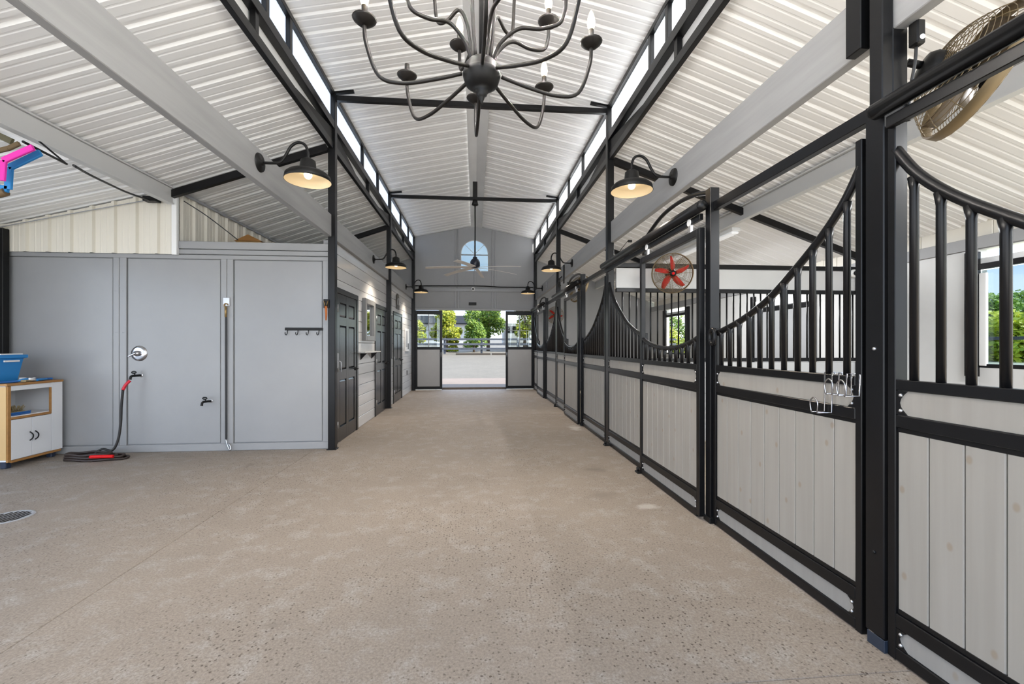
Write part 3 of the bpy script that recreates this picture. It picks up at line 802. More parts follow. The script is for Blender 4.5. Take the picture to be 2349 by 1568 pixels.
def lower_half(t, x, y0, y1, n, sw=.035, xd=.02, gus=True):
    """rails, boards and planks between stiles, shared by fixed panels and doors"""
    a, b = y0+sw, y1-sw
    for z0, z1 in ((1.15,1.195),(.992,1.045),(.14,.20),(0.005,.055)):
        M().cbox(x-xd,x+xd,a,b,z0,z1,.003).build('rail', BLACK, t)
    for z0, z1 in ((.972,.992),(.20,.222)):
        M().cbox(x-xd*.55,x+xd*.55,a,b,z0,z1,.002).build('channel_lip', BLACK, t)
    M().cbox(x-.010,x+.012,a,b,1.045,1.15,.002).build('upper_board', PLANK, t)
    M().cbox(x-.010,x+.012,a,b,.055,.14,.002).build('kick_board', KICK, t)
    st = (b-a)/n
    for i in range(n):
        M().cbox(x-.009,x+.012,a+i*st+.0018,a+(i+1)*st-.0018,.215,.98,.0035).build('plank', PLANK, t)
    M().box(x+.0125,x+.018,a,b,.215,.98).build('seam_shade_sheet', SEAM_SHADE, t)  # added sheet, stops light in the gaps so seams look shaded
    if gus:
        for yy, sg in ((a,1),(b,-1)):
            gusset(t, x-.012, yy, sg, .057,.138); gusset(t, x-.012, yy, sg, 1.047,1.148)
def fixed_panel(yc, yp, label, x=1.805, loop=False, npk=None, npl=None):
    """yc: column side (swoop high), yp: door side (swoop low)"""
    y0, y1 = min(yc,yp), max(yc,yp); L = y1-y0
    t = thing('stall_panel', label, 'stall panel', (x,(y0+y1)/2,0), 'fixed stall front panels')
    hi = 2.30; lo = 1.47
    zA, zB = (hi, lo) if yc < yp else (lo, hi)
    M().cbox(x-.02,x+.02,y0,y0+.035,0,zA,.003).build('stile', BLACK, t)
    M().cbox(x-.02,x+.02,y1-.035,y1,0,zB,.003).build('stile', BLACK, t)
    lower_half(t, x, y0, y1, npl or max(5, int(round((L-.07)/.133))))
    sgn = 1 if yp > yc else -1
    path = smooth_path([(x, yc+sgn*(.02+f*(L-.04)), z) for f, z in SW], 5)
    sr = M().tube(path, .021, 12).build('swoop_rail', BLACK, t)
    if loop:
        yy = yp - sgn*.035
        M().tube([(x-.045+.0*i, yy+.055*math.cos(2*PI*i/16)*.6, 1.405+.055*math.sin(2*PI*i/16)) for i in range(16)], .016, 8, closed=True).build('curl', BLACK, t)
    n = npk or int(round((L-.07)/.108))
    for i in range(n):
        f = (i+.6)/n; yy = yc + sgn*(.035 + f*(L-.07)); fz = abs(yy-yc)/L
        picket(t, x, yy, 1.19, sw_z(min(1,fz))-.004)
    return t
def stall_door(y0, y1, label, x=1.745):
    t = thing('stall_door', label, 'stall door', (x,(y0+y1)/2,0), 'sliding stall doors')
    f = M(); w = .05
    f.cbox(x-.022,x+.022,y0,y0+w,.02,2.25,.003); f.cbox(x-.022,x+.022,y1-w,y1,.02,2.25,.003); f.cbox(x-.022,x+.022,y0+w,y1-w,2.195,2.25,.003)
    f.build('frame', BLACK, t)
    lower_half(t, x, y0+w-.035, y1-w+.035, max(8,int(round((y1-y0-.1)/.12))))
    L = y1-y0-2*w; ya = y0+w
    curve = [(0,1.405),(.12,1.365),(.3,1.328),(.5,1.315),(.7,1.328),(.88,1.365),(1,1.405)]
    M().tube(smooth_path([(x, ya+fz*L, z) for fz, z in curve], 4), .02, 12).build('swoop_rail', BLACK, t)
    n = int(round(L/.108))
    for i in range(n):
        fz = (i+.5)/n; z = 1.315+.09*(2*fz-1)**2
        picket(t, x, ya+fz*L, 1.19, z-.004)
    for yy in (y0+.18, y1-.16):
        h = M().cbox(x-.012,x+.012,yy-.02,yy+.02,2.25,2.315,.003); h.build('hanger', ZINC, t)
        M().cyl((x-.018,yy,2.335),(x+.018,yy,2.335), .028, 12).build('roller', WHITE_M, t)
    return t
def post(y, label, x=1.80):
    t = thing('door_post', label, 'post', (x,y,0), 'black door posts of the stalls')
    M().cbox(x-.033,x+.04,y-.035,y+.035,0,2.535,.004).build('tube', BLACK, t)
    M().cbox(x-.045,x+.05,y-.047,y+.047,0,.045,.006).build('foot', BLACK_FLAT, t)
    return t
def top_gear(yc0, yp, yc1, ystub, label, x=1.72, z=2.405, r=.043):
    """square tube over the fixed panel, round track from post to the far column, decorative arch"""
    t = thing('door_track', label, 'track', (x,yp,2.4), 'overhead door tracks')
    M().tube([(x,yp-.0,z),(x,yc1+.03,z)], r, 18).build('track_pipe', BLACK, t)
    M().lathe([(.0001,.7*r),(.6*r,.6*r),(.97*r,.2*r),(r,0)], 16, (x,yp,z), Matrix.Rotation(PI/2,3,'X')).build('end_cap', BLACK, t)
    M().lathe([(.0001,.7*r),(.6*r,.6*r),(.97*r,.2*r),(r,0)], 16, (x,yc1+.03,z), Matrix.Rotation(-PI/2,3,'X')).build('end_cap', BLACK, t)
    M().cbox(x+.015,x+.045,yp+.06,yc1,z-.09,z-.04,.003).build('track_lip', BLACK, t)
    ar = smooth_path([(1.80,yp+.03,2.515),(1.80,yp+.25,2.575),(1.80,yp+.55,2.605),(1.80,yp+.9,2.585),(1.80,ystub,2.47)], 5)
    M().tube(ar, .019, 10).build('arch', BLACK, t)
    M().cbox(1.78,1.825,ystub-.025,ystub+.03,2.30,2.50,.003).build('stub_post', BLACK, t)
    if yc0 is not None:
        M().bar((1.815,yc0,2.395),(1.815,yp-.036,2.395), .045, .065).build('square_tube', BLACK, t)
    return t
# nearest stall (only its far panel and track reach into view)
fixed_panel(1.715, .52, 'nearest stall panel at the right edge, its rail sweeping down towards the viewer', npl=9, npk=11)
top_gear(None, -.7, 1.70, .5, 'nearest overhead door track, thick black pipe at the upper right', x=1.745, z=2.362, r=.036)
# second stall
fixed_panel(1.84, 3.085, 'stall panel between the near column and the first door post, three hooks on its rail', loop=True, npl=9, npk=11)
post(3.125, 'black door post of the second stall, beside the curled rail end')
stall_door(3.165, 4.37, 'sliding stall door in front of the nearest red-bladed fan')
fixed_panel(5.665, 4.40, 'stall panel just before the middle right column, rail rising away from viewer')
top_gear(1.82, 3.125, 5.63, 4.42, 'overhead door track of the second stall with arched pipe above')
# third stall
fixed_panel(5.775, 7.02, 'stall panel just beyond the middle right column, rail falling away from viewer', loop=False)
post(7.06, 'black door post of the third stall from the viewer')
stall_door(7.10, 8.24, 'sliding stall door of the third stall, below the brown cage fan')
fixed_panel(9.305, 8.27, 'stall panel just before the farther right column')
top_gear(5.775, 7.06, 9.30, 8.30, 'overhead door track of the third stall')
# fourth stall
fixed_panel(9.415, 10.68, 'stall panel just beyond the farther right column')
post(10.72, 'black door post of the farthest stall')
stall_door(10.76, 11.92, 'farthest sliding stall door by the far end')
fixed_panel(12.93, 11.95, 'farthest stall panel, against the end wall')
top_gear(9.415, 10.72, 12.93, 11.95, 'overhead door track of the farthest stall')

# near right column: tube facing the aisle with open foot and bracket
c = thing('support_column', 'thick black steel column nearest the viewer on the right', 'column', (1.80,1.77,0), 'steel aisle columns')
M().cbox(1.775,1.828,1.722,1.812,.055,2.42,.004).build('post', BLACK, c)
M().cbox(1.832,1.905,1.735,1.83,0,4.56,.004).build('inner_post', BLACK, c)
M().cbox(1.782,1.833,1.842,1.925,2.72,4.56,.004).build('splice_post', BLACK, c)
M().cbox(1.782,1.833,1.735,1.80,2.42,4.56,.004).build('upper_post', BLACK, c)
f = M(); f.cbox(1.772,1.830,1.716,1.722,.0,.055,.002); f.cbox(1.772,1.778,1.722,1.80,.0,.055,.002)
f.build('foot_bracket', mat('blue_black_paint', (.02,.03,.05), .4), c)
M().sphere((1.774,1.765,1.325), .009, 8, 5).build('bolt', ZINC, c)
M().sphere((1.774,1.765,.42), .007, 8, 5).build('bolt', BLACK, c)
for yb, xb, lab in ((5.62,1.76,'middle'),(4.385,1.73,'second stall door'),(9.27,1.76,'farther')):
    t = thing('floor_bracket', 'black door guide bracket on the floor at the %s post on the right' % lab, 'bracket', (xb,yb,0), 'door guide brackets')
    M().cbox(xb-.04,xb+.03,yb-.04,yb+.04,0,.02,.004).build('plate', BLACK_FLAT, t)
    M().cyl((xb-.02,yb,.02),(xb-.02,yb,.06), .016, 10).build('roller', BLACK_FLAT, t)

# partition between second and third stalls
pt = thing('stall_partition', 'barred stall partition across the second stall, grey board above black bars', 'partition', (3.7,YA,0))
xa, xb = 1.92, XR-.005
M().cbox(xa,xb,YA-.03,YA+.03,2.405,2.465,.004).build('top_rail', BLACK, pt)
M().cbox(xa,xb,YA-.015,YA+.02,2.125,2.40,.004).build('upper_board', STALL_LIT, pt)
M().cbox(xa,xb,YA-.03,YA+.03,2.07,2.122,.004).build('rail', BLACK, pt)
M().cbox(xa,xb,YA-.03,YA+.03,1.115,1.165,.004).build('rail', BLACK, pt)
for i in range(5): M().cbox(xa+.005,xb-.005,YA-.02,YA+.015,.02+i*.218,.02+(i+1)*.218-.004,.004).build('board', STALL_LIT, pt)
src = M().tube([(0,0,1.165),(0,0,2.07)], .011, 8).build('bar', BLACK, pt, local=True)
xs_ = [xa + .09 + i*.1 for i in range(35)]
src.location = (xs_[0]-3.7, 0, 0)
for xx in xs_[1:]: piece(src, pt, (xx-3.7, 0, 0))
M().cbox(xb-.09,xb,YA-.045,YA-.031,0,2.40,.004).build('end_post', BLACK, pt)
sc = thing('security_camera', 'white oval security camera at the far end of the barred partition', 'camera', (5.30,5.6,2.36))
M().sphere((5.36,5.63,2.36), .07, 14, 8, (1.4,.7,.8)).build('housing', WHITE_M, sc)
M().lathe([(.0001,.034),(.026,.03),(.032,.0)], 14, (5.33,5.585,2.355), Matrix.Rotation(PI/2,3,'X')).build('lens', LENS, sc)
tw = thing('hay_twine', 'bundle of yellow baling twine hung below the stall window', 'twine', (5.46,3.75,1.08))
for i in range(5):
    M().tube(smooth_path([(5.505,3.72+i*.02,1.10),(5.49,3.71+i*.022,1.02-.012*(i%3)),(5.50,3.73+i*.015,.96-.02*(i%2)),(5.505,3.74+i*.018,1.08)], 3), .007, 6).build('strand', TWINE, tw)
ry = thing('pasture_rail', 'dark rail fence beyond the stall window', 'fence', (9,4,0))
for yy in range(-4,13,3): M().cyl((9.5,yy,-.02),(9.5,yy,1.6), .05, 8).build('post', FENCEM, ry)
for zz in (.9,1.47): M().bar((9.45,-5,zz),(9.45,13.5,zz), .03, .06).build('rail', FENCEM, ry)

# bridle hooks over the near panel's rail
def over_hook(y, drop, out_, label, long=False):
    x = 1.805
    t = thing('rail_hook', label, 'hook', (x,y,1.2), 'wire hooks over the stall rail')
    r = .0035; w = .022
    for s in (-1,1):
        p = [(x+.03,y+s*w,1.15),(x+.028,y+s*w,1.204),(x-.026,y+s*w,1.204),(x-.028,y+s*w,1.204-drop)]
        p += [(x-.028-out_,y+s*w*.8,1.204-drop+.0)]
        M().tube(p, r, 6).build('arm', CHROME, t)
    lp = smooth_path([(x-.028-out_,y-w*.8,1.204-drop),(x-.03-out_,y-w*1.1,1.204-drop+.05),(x-.03-out_,y,1.204-drop+.075),(x-.03-out_,y+w*1.1,1.204-drop+.05),(x-.028-out_,y+w*.8,1.204-drop)], 4)
    M().tube(lp, r, 6).build('loop', CHROME, t)
over_hook(2.02, .20, .075, 'longest chrome wire hook hung over the stall rail', True)
over_hook(1.935, .10, .07, 'middle short chrome wire hook hung over the stall rail')
over_hook(1.865, .10, .07, 'short chrome wire hook over the stall rail beside the near column')

# ------------------------------------------------------------------ cage fans
def cage_fan(name, label, c, nrm, r, blades, spin=0., rings=14, up=(0,0,1), cage_mat=TAN, depth=.16, mount=None):
    q = Vector(nrm).normalized().to_track_quat('Z', 'Y')
    t = thing(name, label, 'fan', c, 'stall fans', q.to_euler())
    B = lambda m, n, mt, **k: m.build(n, mt, t, local=True, **k)
    B(M().lathe([(r,-depth*.04),(r*1.03,0),(r*1.03,depth*.30),(r,depth*.34),(r*.985,depth*.30),(r*.985,0),(r,-depth*.04)], 32), 'shroud_ring', cage_mat)
    cg = M()
    def zf(rr): return depth*.34 + depth*.30*(1-(rr/r)**2)
    def zr(rr): return -depth*1.05*(1-(rr/r)**3.2)
    for zz, nr in ((zf, rings), (zr, rings)):
        for i in range(1, nr+1):
            rr = r*(.16+.84*i/nr)
            cg.tube([(rr*math.cos(2*PI*k/28), rr*math.sin(2*PI*k/28), zz(rr)) for k in range(28)], r*.0065, 4, closed=True)
        for k in range(12):
            a = 2*PI*k/12
            cg.tube([(rr*math.cos(a), rr*math.sin(a), zz(rr)) for rr in (r*.16,r*.4,r*.7,r*.9,r)], r*.009, 4)
    B(cg, 'wire_cage', cage_mat, kind='stuff')
    B(M().lathe([(.0001,depth*.70),(r*.13,depth*.66),(r*.16,depth*.6),(r*.16,depth*.55)], 18), 'cage_badge', BLACK_FLAT)
    B(M().lathe([(.0001,depth*.735),(r*.07,depth*.72),(r*.075,depth*.69)], 14), 'badge_disc', blades)
    B(M().lathe([(.0001,-depth*1.45),(r*.2,-depth*1.4),(r*.26,-depth*1.2),(r*.26,-depth*.55),(r*.2,-depth*.3),(.0001,-depth*.25)], 18), 'motor', BLACK_FLAT)
    B(M().lathe([(.0001,-depth*.2),(r*.12,-depth*.2),(r*.12,depth*.35),(.0001,depth*.38)], 14), 'hub', BLACK_FLAT)
    for k in range(5):
        a = spin + 2*PI*k/5; m = M(); vs = []
        for i in range(7):
            f = i/6; rr = r*(.12+.76*f); w = r*(.09+.10*math.sin(PI*min(1,f*.9+.1))); sk = .35*f
            for s_, zz in ((-1,-.03),(1,.05)):
                ang = a + sk*.6 + s_*w/max(rr,.05)*.7
                vs.append((rr*math.cos(ang), rr*math.sin(ang), zz*depth/.16))
        n0 = len(vs); vs += [(x,y,z+.006) for x,y,z in vs]
        fs = []
        for i in range(6):
            fs.append((2*i,2*i+1,2*i+3,2*i+2)); fs.append((n0+2*i,n0+2*i+2,n0+2*i+3,n0+2*i+1))
            fs.append((2*i,2*i+2,n0+2*i+2,n0+2*i)); fs.append((2*i+1,n0+2*i+1,n0+2*i+3,2*i+3))
        fs += [(0,n0,n0+1,1),(12,13,n0+13,n0+12)]
        m.add(vs, fs, True); B(m, 'blade', blades)
    br = M(); br.tube([(0,0,-depth*1.4),(0,0,-(mount or depth*1.9))], .018, 8); B(br, 'mount_arm', BLACK_FLAT)
    return t
cage_fan('cage_fan', 'large tan wire cage fan at the upper right above the nearest stall', (2.386,1.883,2.656), (.858,-.337,-.387), .285, mat('brown_blade',(.10,.07,.04),.4), .3, 18, depth=.14)
cage_fan('cage_fan', 'cage fan with red blades facing viewer above the second stall door', (2.53,5.33,2.27), (-.25,-.93,-.16), .25, RED, .20, 16, depth=.14, mount=.385)
cage_fan('cage_fan', 'brown cage fan seen from behind above the third stall', (2.20,9.0,2.56), (.85,.25,-.35), .30, mat('brown_blade_2',(.10,.07,.04),.4), .1, 12, depth=.15)
cage_fan('cage_fan', 'farthest cage fan with red blades above the last stall', (2.40,12.72,2.25), (-.15,-.96,-.10), .25, RED, .95, 12, depth=.14, mount=.39)
# wires that carry the near fan, power box beside it
pb = thing('power_box', 'black plug box with white socket hanging from the beam beside the big cage fan', 'outlet box', (1.905,1.70,2.735))
M().cbox(1.885,1.925,1.675,1.72,2.635,2.74,.006).build('box', BLACK_FLAT, pb)
M().lathe([(.0001,.006),(.010,.005),(.011,0)], 12, (1.905,1.675,2.66), Matrix.Rotation(PI/2,3,'X')).build('socket', WHITE_M, pb)
M().tube(smooth_path([(1.905,1.70,2.635),(1.90,1.70,2.57),(1.898,1.715,2.48),(1.902,1.728,2.40),(1.907,1.733,2.33)], 5), .006, 8).build('cord', CORDM, pb)

# ------------------------------------------------------------------ gooseneck barn lamps
def gooseneck(sx, y, label, lit=True, x_wall=1.834, z=2.90):
    w = sx*x_wall; d = -sx
    t = thing('gooseneck_lamp', label, 'lamp', (w,y,z), 'gooseneck barn lamps')
    P = lambda u, h: (w + d*u, y, z + h)
    rot = Matrix.Rotation(d*PI/2,3,'Y')
    M().lathe([(.0001,.035),(.022,.033),(.026,.018),(.075,.014),(.08,0)], 20, (w,y,z), rot).build('wall_plate', BLACK_FLAT, t)
    path = smooth_path([P(.03,.0),(P(.10,.0)),P(.17,.01),P(.215,.07),P(.26,.15),P(.32,.185),P(.375,.165),P(.40,.10),P(.40,.045)], 5)
    M().tube(path, .012, 10).build('arm', BLACK_FLAT, t)
    c = (w+d*.40, y, z)
    rs = .19
    M().lathe([(.02,.055),(.03,.05),(.06,.03),(.068,-.04),(.072,-.05),(.115,-.062),(.155,-.075),(rs-.008,-.10),(rs,-.145),(rs-.003,-.146)], 32, c).build('shade', BLACK_FLAT, t)
    M().lathe([(.0001,-.035),(.05,-.042),(.07,-.056),(.11,-.068),(.15,-.081),(rs-.014,-.104),(rs-.004,-.145)], 32, c).build('shade_lining', SHADE_IN, t)
    M().lathe([(.0001,-.125),(.018,-.122),(.030,-.108),(.033,-.092),(.028,-.072),(.016,-.05),(.015,-.04)], 16, c).build('bulb', BULB_WHITE, t)
    ld = bpy.data.lights.new('gooseneck_bulb', 'SPOT'); ld.energy = LAMP_W; ld.color = (1,.87,.72); ld.shadow_soft_size = .03; ld.spot_size = math.radians(128); ld.spot_blend = 1.0
    lo = bpy.data.objects.new('bulb_light', ld); COL.objects.link(lo); lo.parent = t; lo.location = (d*.40,0,-.155)
    return t
for sx, side in ((-1,'left'),(1,'right')):
    for y, pos in ((3.83,'nearest the viewer'),(7.95 if sx < 0 else 8.0,'middle one'),(11.6,'farthest')):
        gooseneck(sx, y, 'black gooseneck barn lamp with warm bulb on the %s beam, %s' % (side, pos))

# ------------------------------------------------------------------ chandelier
CX, CY = .03, 1.95; SS = 2.45; HZ = 1.34
ch = thing('chandelier', 'black candle chandelier with curved arms hanging above the near aisle', 'chandelier', (CX,CY,2.7))
hub_z = 1.34 + .50*SS + 0
def cw(x, d):       # camera-plane offsets to world
    th = math.atan(.0862); return (x*math.cos(th)+d*math.sin(th), d*math.cos(th)-x*math.sin(th))
zc = HZ + .57*SS            # lower cups
zu = HZ + .628*SS           # upper cups
hz = HZ + (792-172)/983.*.795*SS
M().lathe([(.0001,-.135),(.005,-.132),(.009,-.115),(.014,-.10),(.024,-.093),(.02,-.086),(.032,-.078),(.026,-.071),(.045,-.064),(.073,-.045),(.084,-.015),(.087,.0),(.084,.004),(.082,.01),(.076,.036),(.06,.055),(.03,.068),(.0001,.07)], 28, (CX,CY,hz)).build('hub', BLACK_FLAT, ch)
M().cyl((CX,CY,hz+.07),(CX,CY,4.50), .012, 10).build('rod', BLACK_FLAT, ch)
M().lathe([(.0001,.0),(.05,.0),(.055,-.02),(.02,-.05),(.013,-.055)], 16, (CX,CY,4.497)).build('ceiling_cup', BLACK_FLAT, ch)
def candle_arm(ang, r, z, lit, upper):
    dx, dy = math.cos(ang), math.sin(ang)
    P = lambda rr, zz: (CX+dx*rr, CY+dy*rr, zz)
    if not upper:
        path = smooth_path([P(.09,hz-.005),P(r*.42,hz-.045),P(r*.68,hz-.075),P(r*.88,hz-.055),P(r*.985,z-.09 if z-.09 > hz-.03 else hz+.0),P(r,z-.01)], 6)
    else:
        q = z - hz
        path = smooth_path([P(.05,hz+.055),P(.075 if q > .4 else .085,hz+q*.42),P(r*.45,hz+q*.60),P(r*.70,hz+q*.56),P(r*.92,hz+q*.60),P(r*.99,z-.07),P(r,z-.01)], 6)
    arm = M().tube(path, .0085, 8).build('arm', BRONZE, ch)
    M().lathe([(.0001,-.012),(.012,-.012),(.03,-.004),(.048,.012),(.052,.018),(.047,.016),(.028,.002),(.0001,-.002)], 18, P(r,z)).build('drip_cup', BRONZE, arm)
    M().cyl(P(r,z), P(r,z+.075), .0125, 10).build('candle_sleeve', BRONZE, arm)
    if lit:
        M().lathe([(.010,.075),(.016,.09),(.019,.105),(.016,.128),(.009,.152),(.0001,.168)], 12, P(r,z)).build('candle_bulb', BULB_WARM, arm)
        ld = bpy.data.lights.new('candle', 'POINT'); ld.energy = BULB_W; ld.color = (1,.94,.88); ld.shadow_soft_size = .02
        lo = bpy.data.objects.new('candle_light', ld); COL.objects.link(lo); lo.parent = arm
        lo.location = Vector(P(r,z+.115)) - Vector((CX,CY,2.7))
th = math.atan(.0862)
def wa_(deg): return math.radians(deg) - th
R = .208*SS
for k, lit in zip(range(8), (True,True,False,False,True,True,True,True)):
    candle_arm(wa_(6+46*k if k < 5 else 6+45*k), R if k != 2 else R, zc, lit, False)
for deg, r, lit in ((20,.136*SS,True),(116,.125*SS,True),(206,.14*SS,True),(292,.135*SS,True),(-10,.155*SS,True)):
    candle_arm(wa_(deg), r, zu, lit, True)
for deg, r in ((58,.115*SS),(150,.115*SS),(240,.055*SS),(325,.06*SS)):
    candle_arm(wa_(deg), r, HZ+(.735 if r > .2 else .78)*SS, True, True)

# ------------------------------------------------------------------ ceiling fan
fz = 3.03
cf = thing('ceiling_fan', 'ceiling fan with six pale blades hanging before the arched window', 'ceiling fan', (0,YB,fz))
M().lathe([(.0001,0),(.05,0),(.06,-.05),(.075,-.10),(.05,-.115),(.016,-.12)], 16, (0,YB,4.497)).build('canopy', BLACK_FLAT, cf)
M().cyl((0,YB,3.24),(0,YB,4.39), .014, 10).build('down_rod', BLACK_FLAT, cf)
M().cbox(-.05,.05,YB-.02,YB+.02,4.565,4.90,.004).build('hanger_post', BLACK_FLAT, cf)
M().lathe([(.014,.24),(.045,.235),(.05,.20),(.085,.17),(.105,.13),(.108,.04),(.095,.02),(.095,.0),(.0001,-.005)], 22, (0,YB,fz)).build('motor', mat('navy_motor',(.012,.016,.03),.3), cf)
def fan_blade(a):
    m = M(); u = Vector((math.cos(a),math.sin(a),0)); v = Vector((-math.sin(a),math.cos(a),0)); vs = []
    for i in range(6):
        f = i/5; rr = .09 + .97*f; w = .055-.012*f; dz = -.02-.05*f*f
        for s_ in (-1,1): vs.append(u*rr + v*w*s_ + Vector((0,YB,fz+.02+dz+s_*.012)))
    n0 = len(vs); vs += [p+Vector((0,0,.008)) for p in vs]; fs = []
    for i in range(5):
        fs += [(2*i,2*i+1,2*i+3,2*i+2),(n0+2*i,n0+2*i+2,n0+2*i+3,n0+2*i+1),(2*i,2*i+2,n0+2*i+2,n0+2*i),(2*i+1,n0+2*i+1,n0+2*i+3,2*i+3)]
    fs += [(0,n0,n0+1,1),(10,11,n0+11,n0+10)]
    m.add(vs, fs); m.build('blade', mat('pale_blade',(.62,.58,.53),.4), cf)
for a_ in (28,80,131,188,249,333): fan_blade(math.radians(a_))

# ------------------------------------------------------------------ wash bay fittings
tb = thing('tube_light', 'white fluorescent tube fitting under the purlin in the wash bay', 'light', (-3.86,3.2,3.13))
M().cbox(-3.94,-3.80,1.95,4.42,3.12,3.19,.01).build('housing', WHITE_M, tb)
M().cbox(-3.935,-3.805,1.98,4.39,3.085,3.118,.012).build('diffuser', TUBEM, tb)
for n_, (ya_, lab) in enumerate(((-.1,'added tube light out of view under the purlin, filling the nearest stalls'),(6.0,'white tube light under the purlin above the third stall'))):  # the nearer one is unseen, added to brighten the stall interiors
    tb = thing('tube_light', lab, 'light', (3.83,ya_+1.2,3.13))
    M().cbox(3.77,3.90,ya_,ya_+2.4,3.03,3.085,.01).build('housing', WHITE_M, tb)
    M().cbox(3.775,3.895,ya_+.03,ya_+2.37,2.995,3.028,.012).build('diffuser', TUBEM, tb)
    ld = bpy.data.lights.new('tube', 'AREA'); ld.shape = 'RECTANGLE'; ld.size = .1; ld.size_y = 2.3; ld.energy = TUBE_W; ld.color = (.97,.98,1)
    lo = bpy.data.objects.new('tube_light_source', ld); COL.objects.link(lo); lo.parent = tb; lo.location = (0,0,-.14)
tag(M().tube(smooth_path([(-3.86,4.42,3.15),(-3.82,4.8,3.12),(-3.80,5.3,3.13),(-3.79,5.66,3.17)], 5), .012, 8).build('conduit', GREYC), 'grey conduit running from the tube light to the wash wall', 'pipe')
tag(M().tube(smooth_path([(-3.40,3.95,2.87),(-3.62,4.35,2.95),(-3.80,4.8,3.02),(-3.92,5.2,3.07),(-3.98,5.62,3.12)], 5), .011, 8).build('cable', CORDM), 'black sagging cable from the hanging halters to the wash wall', 'cable')
tag(M().tube(smooth_path([(-5.70,5.66,2.76),(-5.2,5.67,2.88),(-4.6,5.68,3.02),(-4.05,5.68,3.14)], 4), .006, 6).build('cable', GREYC), 'thin grey wire along the top of the cream cladding', 'cable')
tag(M().tube(smooth_path([(-3.62,5.68,3.14),(-3.35,5.70,2.96),(-3.0,5.72,2.68)], 5), .006, 6).build('cable', CORDM), 'thin black wire hanging below the rafter end over the wash wall', 'cable')
tag(M().cbox(-4.05,-3.9,5.60,5.70,3.11,3.17,.004).build('junction_box', BLACK_FLAT), 'small black junction box at the top corner of the cream cladding', 'box')
# halters
def strap_set(label, mt, y, pts, w, cat='halter', buckle=False):
    t = thing('halter', label, cat, (pts[0][0],y,pts[0][1]), 'webbing halters hung in the wash bay')
    for a, b in ((0,0),(0,.05)):
        P = [(x, y+b+.02*i, z) for i, (x, z) in enumerate(pts)]
        M().ribbon(smooth_path(P, 5) if len(P) > 3 else P, w, (0,1,0) if not a else (1,0,0), .006).build('strap', mt, t)
    if buckle:
        x, z = pts[2]; M().cbox(x-.02,x+.03,y-.012,y,z-.12,z-.02,.004).build('patch', PAPER, t)
    return t
def wpt(u, v, Y):
    kx = (u-1174.5)/983.; s_, c_ = math.sin(th), math.cos(th)
    X = Y*(s_+kx*c_)/(c_-kx*s_); d = X*s_+Y*c_
    return (X, HZ+(792-v)*d/983.)
def halter(label, mt, Y, px, wid, bottom=None, mt2=None):
    t = thing('halter', label, 'halter', (*(wpt(*px[0],Y)[:1]), Y, wpt(*px[0],Y)[1]), 'webbing halters hung in the wash bay')
    for off in (0, .035):
        P = []
        for u, v in px:
            x, z = wpt(u, v, Y+off); P.append((x, Y+off, z))
        # broad strap: thick in the picture plane, shallow in depth
        for a, b in zip(P[:-1], P[1:]):
            M().bar(a, b, .022, wid, (0,0,1) if abs(a[0]-b[0]) > abs(a[2]-b[2]) else (1,0,0), .004).build('strap', mt, t)
    if bottom:
        P = [(*[wpt(u,v,Y)[0]], Y, wpt(u,v,Y)[1]) for u, v in bottom]
        M().tube(smooth_path(P,4), .03, 8).build('noseband', mt2 or mt, t)
    return t
halter('blue webbing halter hanging lowest at the left edge of the wash bay', BLUEW, 3.62, [(93,350),(60,366),(22,384),(19,434),(-40,426)], .05, [(14,440),(-10,446),(-40,444)], BROWN)
halter('magenta webbing halter hanging in front of the blue one at the left edge', PINK, 3.52, [(76,338),(44,352),(8,368),(4,414)], .045)
halter('brown leather halter hanging behind the magenta one at the left edge', BROWN, 3.70, [(44,329),(20,340),(-30,352)], .035)
halter('olive leather halter topmost of those hanging at the left edge', OLIVE, 3.82, [(28,325),(0,312),(-30,302)], .05)
bm_ = thing('halter_bar', 'black hanging bar that carries the halters, top left edge', 'bar', (-3.45,3.7,2.95))
M().tube([(-3.36,3.50,2.86),(-3.50,4.0,2.90)], .010, 8).build('bar', BLACK_FLAT, bm_)
M().tube([(-3.50,4.0,2.90),(-3.74,4.02,3.10)], .008, 8).build('stay', BLACK_FLAT, bm_)
# mixer valve, taps, hose
v = thing('shower_valve', 'round chrome mixer valve on the wash bay wall', 'valve', (-4.2,5.75,1.24))
RY = Matrix.Rotation(PI/2,3,'X')
M().lathe([(.0001,.02),(.07,.018),(.092,.010),(.098,0)], 28, (-4.2,5.762,1.24), RY).build('escutcheon', CHROME, v)
M().lathe([(.0001,.065),(.028,.06),(.036,.045),(.034,.015)], 18, (-4.2,5.762,1.24), RY).build('hub', CHROME, v)
M().bar((-4.195,5.70,1.245),(-4.27,5.69,1.205), .018, .028, (0,1,0), .005).build('lever', CHROME, v)
def spigot(x, z, label):
    t = thing('wall_tap', label, 'tap', (x,5.75,z), 'wall taps of the wash bay')
    M().tube(smooth_path([(x+.02,5.76,z),(x,5.70,z),(x-.015,5.655,z-.005),(x-.02,5.645,z-.045)], 4), [.014]*12+[.016], 10).build('spout', BRASS if False else BLACK_FLAT, t)
    M().cyl((x,5.70,z),(x-.01,5.69,z+.04), .006, 8).build('stem', BLACK_FLAT, t)
    M().tube([(x-.01+.026*math.cos(2*PI*i/12), 5.69, z+.042+.012*math.sin(2*PI*i/12)) for i in range(12)], .007, 6, closed=True).build('handwheel', BLACK_FLAT, t)
    M().lathe([(.0001,.004),(.022,.004),(.025,0)], 14, (x+.02,5.762,z), RY).build('flange', ZINC, t)
spigot(-4.20, .965, 'black wall tap under the chrome valve with the hose attached')
spigot(-3.37, .635, 'small lone wall tap low on the middle wash wall sheet')
